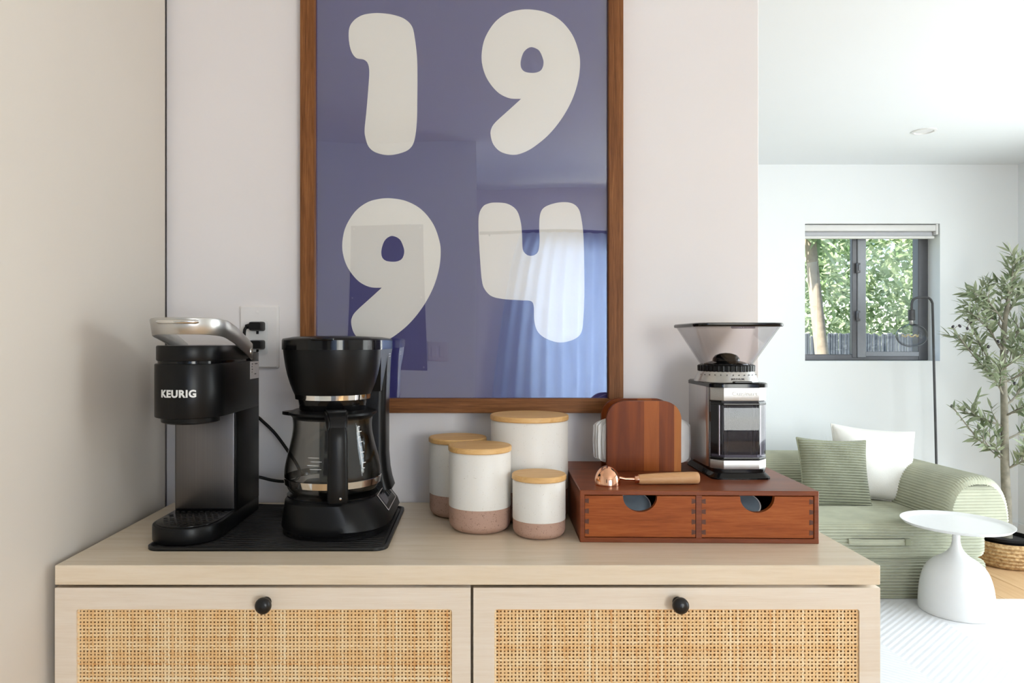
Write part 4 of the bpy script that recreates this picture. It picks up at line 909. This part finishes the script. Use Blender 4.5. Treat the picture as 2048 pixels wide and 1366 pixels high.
def bolster(name, p0, p1, w, h, z0, parent, end_cap=True):
    P0, P1 = Vector(p0), Vector(p1); d = (P1 - P0).normalized(); s = Vector((d.y, -d.x, 0)); ln = (P1 - P0).length
    V, F, Rb = [], [], []; pr_, arc = ribbed(dprof(w, h, 48), closed=False); n = len(pr_)
    st_ = [(0.0, 0.86), (0.010, 0.94), (0.028, 0.985), (0.06, 1.0)] + [(ln * t, 1.0) for t in (0.25, 0.5, 0.75)] + [(ln - 0.03, 1.0), (ln, 0.95)]
    for t, k_ in st_:
        for (q, z), a in zip(pr_, arc): V.append(tuple(P0 + d * t + s * q * k_ + Vector((0, 0, z0 + z * k_)))); Rb.append(a)
    for i in range(len(st_) - 1):
        for j in range(n - 1): F.append((i * n + j, i * n + j + 1, (i + 1) * n + j + 1, (i + 1) * n + j))
        F.append((i * n + n - 1, i * n, (i + 1) * n, (i + 1) * n + n - 1))
    for row in (0, len(st_) - 1):   # caps as level strips: ribs run level across the end
        b0 = len(V); half = n // 2
        for j in range(n): q = V[row * n + j]; V.append(q); Rb.append(q[2])
        for j in range(half):
            F.append((b0 + j, b0 + j + 1, b0 + n - 2 - j, b0 + n - 1 - j)) if j + 1 < n - 2 - j else F.append((b0 + j, b0 + j + 1, b0 + n - 1 - j))
    me = bpy.data.meshes.new(name); me.from_pydata(V, [], F); set_attr(me, 'rib', Rb); return obj(name, me, 'cord', parent, 50)
bolster('arm_bolster', (lx(2.575), ly(3.640), 0), (lx(2.52), ly(4.64), 0), 0.178, 0.290, 0.320, sf)
bolster('back_bolster', (lx(0.62), ly(4.50), 0), (lx(2.56), ly(4.50), 0), 0.165, 0.248, 0.360, sf)
# grab strap on the front
me = bpy.data.meshes.new('grab_strap'); V, F, Rb = [], [], []
for i in range(14):
    t = i / 13; x = lx(1.86) + 0.30 * t; y = ly(3.553) - 0.014 * math.sin(math.pi * min(1, t * 1.02)) ** 0.5
    for q, (dz, dy) in enumerate(((-0.014, 0.004), (-0.013, -0.004), (0.013, -0.004), (0.014, 0.004))): V.append((x, y + dy, 0.300 + dz)); Rb.append(dz)
for i in range(13):
    for q in range(4): F.append((i * 4 + q, i * 4 + (q + 1) % 4, (i + 1) * 4 + (q + 1) % 4, (i + 1) * 4 + q))
F += [(3, 2, 1, 0), (52, 53, 54, 55)]
me.from_pydata(V, [], F); set_attr(me, 'rib', Rb); gs = obj('grab_strap', me, 'cord', sf, 40)
obj('strap_stitching', box(lx(2.135), lx(2.165), ly(3.536), ly(3.555), 0.283, 0.317, 0.003, 2), 'cord_pillow', gs)

def pillow(name, label, cat, w, h, th, mat, loc, rot, rib_axis='h'):
    n = 26; V, F, Rb = [], [], []; pit = 0.0145; cord_ = mat == 'cord_pillow'; nr = int(h / pit * 6) if cord_ else 26
    for side in (-1, 1):
        for j in range(nr + 1):
            for i in range(n + 1):
                u, v = -1 + 2 * i / n, -1 + 2 * j / nr
                k_ = (1 - 0.075 * (1 - u * u) * abs(v) ** 3 * 1), (1 - 0.075 * (1 - v * v) * abs(u) ** 3)
                x = u * w / 2 * k_[1]; z = v * h / 2 * k_[0]
                f = max(0, (1 - abs(u) ** 2.6)) ** 0.55 * max(0, (1 - abs(v) ** 2.6)) ** 0.55
                wr = 0.003 * math.sin(u * 7 + v * 4) * f
                rb_ = RIB * 0.4 * (math.cos(2 * math.pi * z / pit) - 1) * min(1, f * 4) if cord_ else 0
                V.append((x, side * (th / 2 * f + 0.0015 + rb_) + wr, z + h / 2)); Rb.append(z + pit / 4)
    m_ = (n + 1) * (nr + 1)
    for s in range(2):
        for j in range(nr):
            for i in range(n):
                q = s * m_ + j * (n + 1) + i; f = (q, q + 1, q + n + 2, q + n + 1); F.append(f if s == 0 else f[::-1])
    rim = [i for i in range(n)] + [j * (n + 1) + n for j in range(nr)] + [nr * (n + 1) + n - i for i in range(n)] + [(nr - j) * (n + 1) for j in range(nr)]
    for a, b_ in zip(rim, rim[1:] + rim[:1]): F.append((b_, a, a + m_, b_ + m_))
    me = bpy.data.meshes.new(name); me.from_pydata(V, [], F); set_attr(me, 'rib', Rb)
    r = thing(name, label, cat, loc); r.rotation_euler = rot
    c = obj('cover', me, mat, r, 70)
    P = [V[i] for i in rim]
    obj('piping', tube([(p[0], 0, p[2]) for p in P] + [(P[0][0], 0, P[0][2])], 0.0035, 6, cap=False), mat, r, 60)
    return r
pillow('throw_pillow', 'sage green ribbed corduroy cushion leaning on a white one', 'cushion', 0.41, 0.375, 0.13, 'cord_pillow', (2.005, 3.955, 0.382), (R(-14), R(3), R(4)))
pillow('throw_pillow', 'plain off-white cushion propped in the sofa corner', 'cushion', 0.46, 0.425, 0.15, 'white_cotton', (2.28, 4.085, 0.382), (R(-15), R(5), R(-9)))

# ================================================================== SIDE TABLE
tb = thing('side_table', 'white pedestal side table with tray top and bell base', 'side table', (2.292, 3.398, 0.011))
bp = crom([(0.150, 0.0, 0), (0.156, 0.004, 0), (0.157, 0.03, 0), (0.154, 0.09, 0), (0.145, 0.15, 0), (0.128, 0.20, 0), (0.098, 0.238, 0), (0.055, 0.268, 0), (0.030, 0.295, 0), (0.019, 0.325, 0), (0.0165, 0.355, 0), (0.019, 0.385, 0), (0.034, 0.404, 0), (0.07, 0.4085, 0)], 5)
obj('pedestal', lathe([(a, b_) for a, b_, _ in bp], 64), 'white_plastic', tb, 60)
obj('tray_top', lathe([(0.0, 0.4075), (0.19, 0.4085), (0.220, 0.414), (0.2315, 0.4255), (0.2325, 0.4285), (0.2295, 0.4290), (0.217, 0.4195), (0.19, 0.4155), (0.0, 0.4150)], 80), 'white_plastic', tb, 50)

# ================================================================== FLOOR LAMP
lp = thing('floor_lamp', 'thin dark floor lamp with a clear globe bulb behind the sofa', 'floor lamp', (2.985, 4.60, 0))
obj('base', lathe([(0.0, 0.0), (0.125, 0.0), (0.125, 0.012), (0.118, 0.018), (0.0, 0.020)], 40), 'lamp_metal', lp, 40)
P = [(0.0, 0, 0.015), (-0.012, 0, 0.6), (-0.027, 0, 1.2), (-0.0345, 0, 1.51), (-0.038, 0, 1.552), (-0.052, 0, 1.576), (-0.075, 0, 1.585), (-0.115, 0, 1.585), (-0.145, 0, 1.580), (-0.163, 0, 1.565), (-0.170, 0, 1.540), (-0.1705, 0, 1.505)]
obj('pole', tube(crom(P, 5), 0.0075, 12), 'lamp_metal', lp, 60)
so = obj('socket', lathe([(0.008, 1.508), (0.020, 1.504), (0.021, 1.440), (0.017, 1.436)], 24, -0.1705, 0), 'lamp_metal', lp, 40)
bu = obj('globe_bulb', lathe([(0.013, 1.437), (0.0145, 1.420), (0.020, 1.413)] + [(0.090 * math.cos(R(a)), 1.338 + 0.076 * math.sin(R(a))) for a in range(76, -91, -7)], 48, -0.1705, 0, cap0=False), 'bulb', so, 80)
obj('screw_cap', lathe([(0.0125, 1.438), (0.0135, 1.416), (0.008, 1.408)], 20, -0.1705, 0), 'silver', bu, 40)
obj('filament', tube([(-0.1805 + 0.046 * math.cos(t * 0.21), 0.046 * math.sin(t * 0.21), 1.337 + 0.009 * math.sin(t * 1.45)) for t in range(0, 92)], 0.0013, 6), 'filament', bu, 60)
obj('filament_support', tube([(-0.1705, 0, 1.412), (-0.1705, 0, 1.345)], 0.002, 6), 'bulb', bu, 60)

# ================================================================== OLIVE TREE
def leaf_mesh(name, ln, w, bend=0.12, seg=4):
    V, F = [], []
    for i in range(seg + 1):
        t = i / seg; ww = w / 2 * math.sin(math.pi * (0.06 + 0.94 * t) ** 0.8) if i < seg else 0.0004
        z = -bend * ln * t * t
        V += [(-ww, ln * t, z + 0.12 * ww), (0, ln * t, z - 0.10 * ww), (ww, ln * t, z + 0.12 * ww)]
    for i in range(seg):
        for q in range(2): a = i * 3 + q; F.append((a, a + 1, a + 4, a + 3))
    me = bpy.data.meshes.new(name); me.from_pydata(V, [], F); me.polygons.foreach_set('use_smooth', [True] * len(F)); return me
def place_leaves(parent, spots, me, mat, limit=300, name='leaf'):
    """spots: list of (matrix); the first `limit` are parts of their own, the rest one joined part"""
    me.materials.append(M[mat])
    for m_ in spots[:limit]:
        o = bpy.data.objects.new(name, me); COL.objects.link(o); o.parent = parent; o.matrix_local = m_
    rest = spots[limit:]
    if rest:
        V, F, T = [], [], []; vs = [v.co.copy() for v in me.vertices]; fs_ = [tuple(p.vertices) for p in me.polygons]
        for m_ in rest:
            b0 = len(V); t = random.random(); V += [tuple(m_ @ v) for v in vs]; F += [tuple(i + b0 for i in f) for f in fs_]; T += [t] * len(vs)
        mm = bpy.data.meshes.new('foliage'); mm.from_pydata(V, [], F); set_attr(mm, 'tint', T); mm.materials.append(M[mat]); mm.polygons.foreach_set('use_smooth', [True] * len(F))
        o = bpy.data.objects.new('foliage', mm); COL.objects.link(o); o.parent = parent; o['kind'] = 'stuff'
def leaf_mat(p, direction, scale, roll):
    d = Vector(direction).normalized(); q = d.to_track_quat('Y', 'Z'); return Matrix.Translation(p) @ q.to_matrix().to_4x4() @ Matrix.Rotation(roll, 4, 'Y') @ Matrix.Scale(scale, 4)
rnd = random.Random(11)
ot = thing('olive_tree', 'artificial olive tree in a woven basket beside the sofa', 'potted tree', (3.10, 4.17, 0))
bsk = [(0.120, 0.0), (0.150, 0.004)] + [(0.158 + 0.010 * math.sin(math.pi * i / 12) + 0.0035 * (1 if i % 2 else -1), 0.012 + 0.010 * i) for i in range(13)] + [(0.150, 0.142), (0.142, 0.138), (0.140, 0.02), (0.0, 0.018)]
obj('basket', lathe(bsk, 64), 'basket', ot, 60)
obj('nursery_pot', lathe([(0.10, 0.018), (0.125, 0.150), (0.132, 0.152), (0.132, 0.166), (0.124, 0.166), (0.120, 0.145), (0.0, 0.143)], 40), 'black', ot, 40)
obj('soil', lathe([(0.121, 0.144), (0.06, 0.150), (0.0, 0.153)], 30, cap0=False), 'soil', ot, 60)
trunk = [(0.012, 0, 0.14), (0.008, 0, 0.35), (0.002, 0.005, 0.60), (-0.004, 0.0, 0.90), (-0.012, 0.0, 1.15), (-0.005, 0.0, 1.38), (0.02, 0.0, 1.55)]
obj('trunk', tube(crom(trunk, 6), [0.027 - 0.016 * i / 36 for i in range(37)], 12), 'bark', ot, 60)
spots = []; olives = []; bmb = bmesh.new()
def branch(p, d, ln, r, leaves=True, droop=0.25):
    P = [Vector(p)]; dd = Vector(d).normalized(); n = 7
    for i in range(n):
        dd = (dd + Vector((rnd.uniform(-.14, .14), rnd.uniform(-.14, .14), rnd.uniform(-.12, .12) - droop * 0.05))).normalized(); P.append(P[-1] + dd * ln / n)
    tube([tuple(q) for q in P], [r * (1 - 0.75 * i / n) for i in range(n + 1)], 6, bmb)
    if leaves:
        m_ = max(8, int(ln / 0.0135))
        for i in range(m_):
            t = 0.22 + 0.78 * (i + rnd.random() * 0.5) / m_; k_ = min(n - 1, int(t * n)); q = P[k_].lerp(P[k_ + 1], t * n - k_)
            ax_ = (P[k_ + 1] - P[k_]).normalized(); side = ax_.orthogonal().normalized(); side.rotate(Matrix.Rotation(rnd.uniform(0, 6.28), 3, ax_))
            spots.append((q.copy(), leaf_mat(q, ax_ * 0.75 + side * 0.9 + Vector((0, 0, 0.1)), rnd.uniform(0.75, 1.2), rnd.uniform(-1.2, 1.2))))
        q = P[-1]; spots.append((q.copy(), leaf_mat(q, dd, 1.0, 0)))
    return P
def tr_at(z):
    for a, c in zip(trunk, trunk[1:]):
        if a[2] <= z <= c[2]: t = (z - a[2]) / (c[2] - a[2]); return Vector(a).lerp(Vector(c), t)
    return Vector(trunk[-1])
for z, dx, dy, dz, ln in ((0.62, -1, -0.2, 0.55, 0.24), (0.55, 0.5, -0.5, 0.5, 0.22), (0.72, 0.9, -0.2, 0.5, 0.36), (0.80, -0.95, 0.2, 0.55, 0.27), (0.92, 1, 0.1, 0.6, 0.34), (0.98, -0.8, -0.5, 0.75, 0.36), (1.06, 0.8, -0.5, 0.7, 0.34), (1.10, -1, 0.1, 0.65, 0.34),
                          (1.20, 0.7, 0.3, 0.8, 0.34), (1.24, -0.8, -0.3, 0.9, 0.36), (1.30, 0.5, -0.6, 0.9, 0.30), (1.36, -0.5, 0.3, 1.1, 0.30), (1.44, 0.5, 0.1, 1.2, 0.28), (1.50, -0.3, -0.3, 1.4, 0.26), (1.54, 0.35, 0, 1.5, 0.28), (1.14, 0.1, -0.9, 0.5, 0.28), (0.86, 0.2, -0.9, 0.5, 0.26), (1.40, -0.7, -0.2, 0.8, 0.32)):
    P = branch(tr_at(z), (dx, dy, dz), ln, 0.0065)
    for k_ in (1, 2, 3, 4, 5):
        s = 1 if rnd.random() < 0.5 else -1
        branch(P[k_], (dx * 0.6 + rnd.uniform(-.7, .7), dy + rnd.uniform(-.7, .7), 0.5 + rnd.uniform(-.3, .5)), ln * rnd.uniform(0.38, 0.6), 0.0035)
for e in ((-0.335, -0.05, 1.37), (-0.25, -0.06, 1.405), (-0.33, -0.04, 0.915)):
    a0 = tr_at(e[2] - 0.32); a1 = Vector(e); P = crom([tuple(a0), tuple(a0.lerp(a1, 0.5) + Vector((0, 0, -0.03))), e], 5); tube(P, 0.0035, 6, bmb)
    for q in range(3, len(P)):
        for _ in range(3):
            spots.append((Vector(P[q]), leaf_mat(Vector(P[q]), (rnd.uniform(-1.2, 0.4), rnd.uniform(-1, 0.6), rnd.uniform(-0.7, 0.9)), rnd.uniform(0.7, 1.1), rnd.uniform(-1, 1))))
obj('branches', bmb, 'bark', ot, 60)
spots.sort(key=lambda s: s[0].y)
sp_l = [s[1] for s in spots]; vis = [s for s in spots if True]
place_leaves(ot, sp_l, leaf_mesh('leaf', 0.068, 0.0165), 'leaf_olive')
oli = lathe([(0.0, -0.011), (0.005, -0.009), (0.0078, 0.0), (0.005, 0.009), (0.0, 0.011)], 10); om = None
for p in [(-0.34, -0.05, 1.385), (-0.30, -0.05, 1.390), (-0.255, -0.05, 1.42), (-0.24, -0.06, 1.405), (-0.27, -0.07, 1.375), (-0.17, -0.1, 1.27), (-0.10, -0.08, 1.30), (-0.34, -0.04, 0.925), (-0.02, -0.1, 1.06)]:
    if om is None: o = obj('olive', oli, 'olive_fruit', ot, 60, loc=p); om = o.data
    else: o = bpy.data.objects.new('olive', om); COL.objects.link(o); o.parent = ot; o.location = p
    o.rotation_euler = (rnd.uniform(-.6, .6), rnd.uniform(-.6, .6), 0)
    near = min(spots, key=lambda q: (q[0] - Vector(p)).length)[0]
    obj('olive_stem', tube([tuple(near), tuple(near.lerp(Vector(p), 0.5) + Vector((0, 0, 0.008))), p], 0.0018, 6), 'bark', ot, 60)

# ================================================================== GARDEN
struct('ground', box(-4, 14, YF + 0.21, 18, -0.45, -0.35), 'grass', 'garden ground outside the window', 'ground')
fe = thing('garden_fence', 'dark weathered reed fence in front of the trees', 'fence', (4.7, 8.5, -0.35))
pk = None
for i in range(104):
    x = -1.75 + i * 0.034; h = 1.735 + random.uniform(-0.02, 0.02)
    if pk is None: pk = obj('picket', box(-0.0155, 0.0155, -0.008, 0.008, 0, 1.735, 0.005, 1), 'fence', fe, 30); o = pk
    else: o = bpy.data.objects.new('picket', pk.data); COL.objects.link(o); o.parent = fe
    o.location = (x, random.uniform(-0.006, 0.006), 0); o.scale = (1, 1, h / 1.735)
for z in (0.35, 1.45): obj('rail', box(-1.78, 1.80, 0.012, 0.06, z, z + 0.09), 'fence', fe, 0)
rnd = random.Random(5)
def tree(loc, label, crown, nleaf, trunk_pts, r0, mat, leaf_sz, cat='tree', name='garden_tree', bark='bark', limit=150):
    t = thing(name, label, cat, loc)
    tp_ = crom(trunk_pts, 6); obj('trunk', tube(tp_, [r0 * (1 - 0.4 * i / len(tp_)) for i in range(len(tp_))], 14), bark, t, 60)
    sp = []
    for _ in range(nleaf):
        (cx_, cy_, cz_), (rx, ry, rz) = rnd.choice(crown)
        while True:
            v = Vector((rnd.uniform(-1, 1), rnd.uniform(-1, 1), rnd.uniform(-1, 1)))
            if v.length < 1: break
        v = v * (0.55 + 0.45 * rnd.random()) if v.length < 0.5 else v
        p = Vector((cx_ + v.x * rx, cy_ + v.y * ry, cz_ + v.z * rz))
        sp.append((p.y, leaf_mat(p, (rnd.uniform(-1, 1), rnd.uniform(-1, 0.4), rnd.uniform(-1, 0.35)), rnd.uniform(0.6, 1.25), rnd.uniform(-0.9, 0.9))))
    sp.sort(key=lambda s: s[0]); place_leaves(t, [s[1] for s in sp], leaf_mesh('leaf', *leaf_sz), mat, limit)
    return t
tree((4.25, 9.5, -0.35), 'broad green tree behind the fence, beside the pale trunk', [((0, 0, 2.0), (0.9, 0.8, 0.75)), ((0.1, 0, 2.9), (0.9, 0.9, 0.8)), ((-0.2, 0.2, 3.5), (0.95, 0.8, 0.9))], 5600, [(0, 0.3, 0), (0.05, 0.3, 1.2), (0, 0.3, 2.6)], 0.10, 'leaf_garden', (0.105, 0.052))
tree((6.4, 9.6, -0.35), 'broad green tree behind the fence, seen behind the lamp bulb', [((0, 0, 2.0), (0.95, 0.8, 0.8)), ((0.0, 0, 2.9), (0.95, 0.9, 0.9)), ((0.1, 0.2, 3.6), (1.0, 0.8, 0.9))], 6000, [(0, 0.3, 0), (0.05, 0.3, 1.2), (0, 0.3, 2.6)], 0.11, 'leaf_garden', (0.105, 0.052))
tree((3.395, 6.95, -0.35), 'pale slender tree trunk in front of the fence', [((-0.15, 0.1, 3.0), (0.7, 0.5, 0.45))], 420, [(0.14, 0, 0), (0.06, 0, 0.9), (-0.04, 0, 1.7), (-0.12, 0, 2.5), (-0.16, 0, 3.1)], 0.074, 'leaf_garden', (0.26, 0.055), bark='bark_pale', limit=100)
tree((6.1, 11.4, -0.35), 'tall dense tree farthest behind the fence', [((0, 0, 2.2), (2.4, 0.7, 1.3)), ((0, 0, 3.6), (2.4, 0.7, 1.3))], 4600, [(0, 0, 0), (0, 0, 2.6)], 0.14, 'leaf_garden', (0.15, 0.08), limit=40)
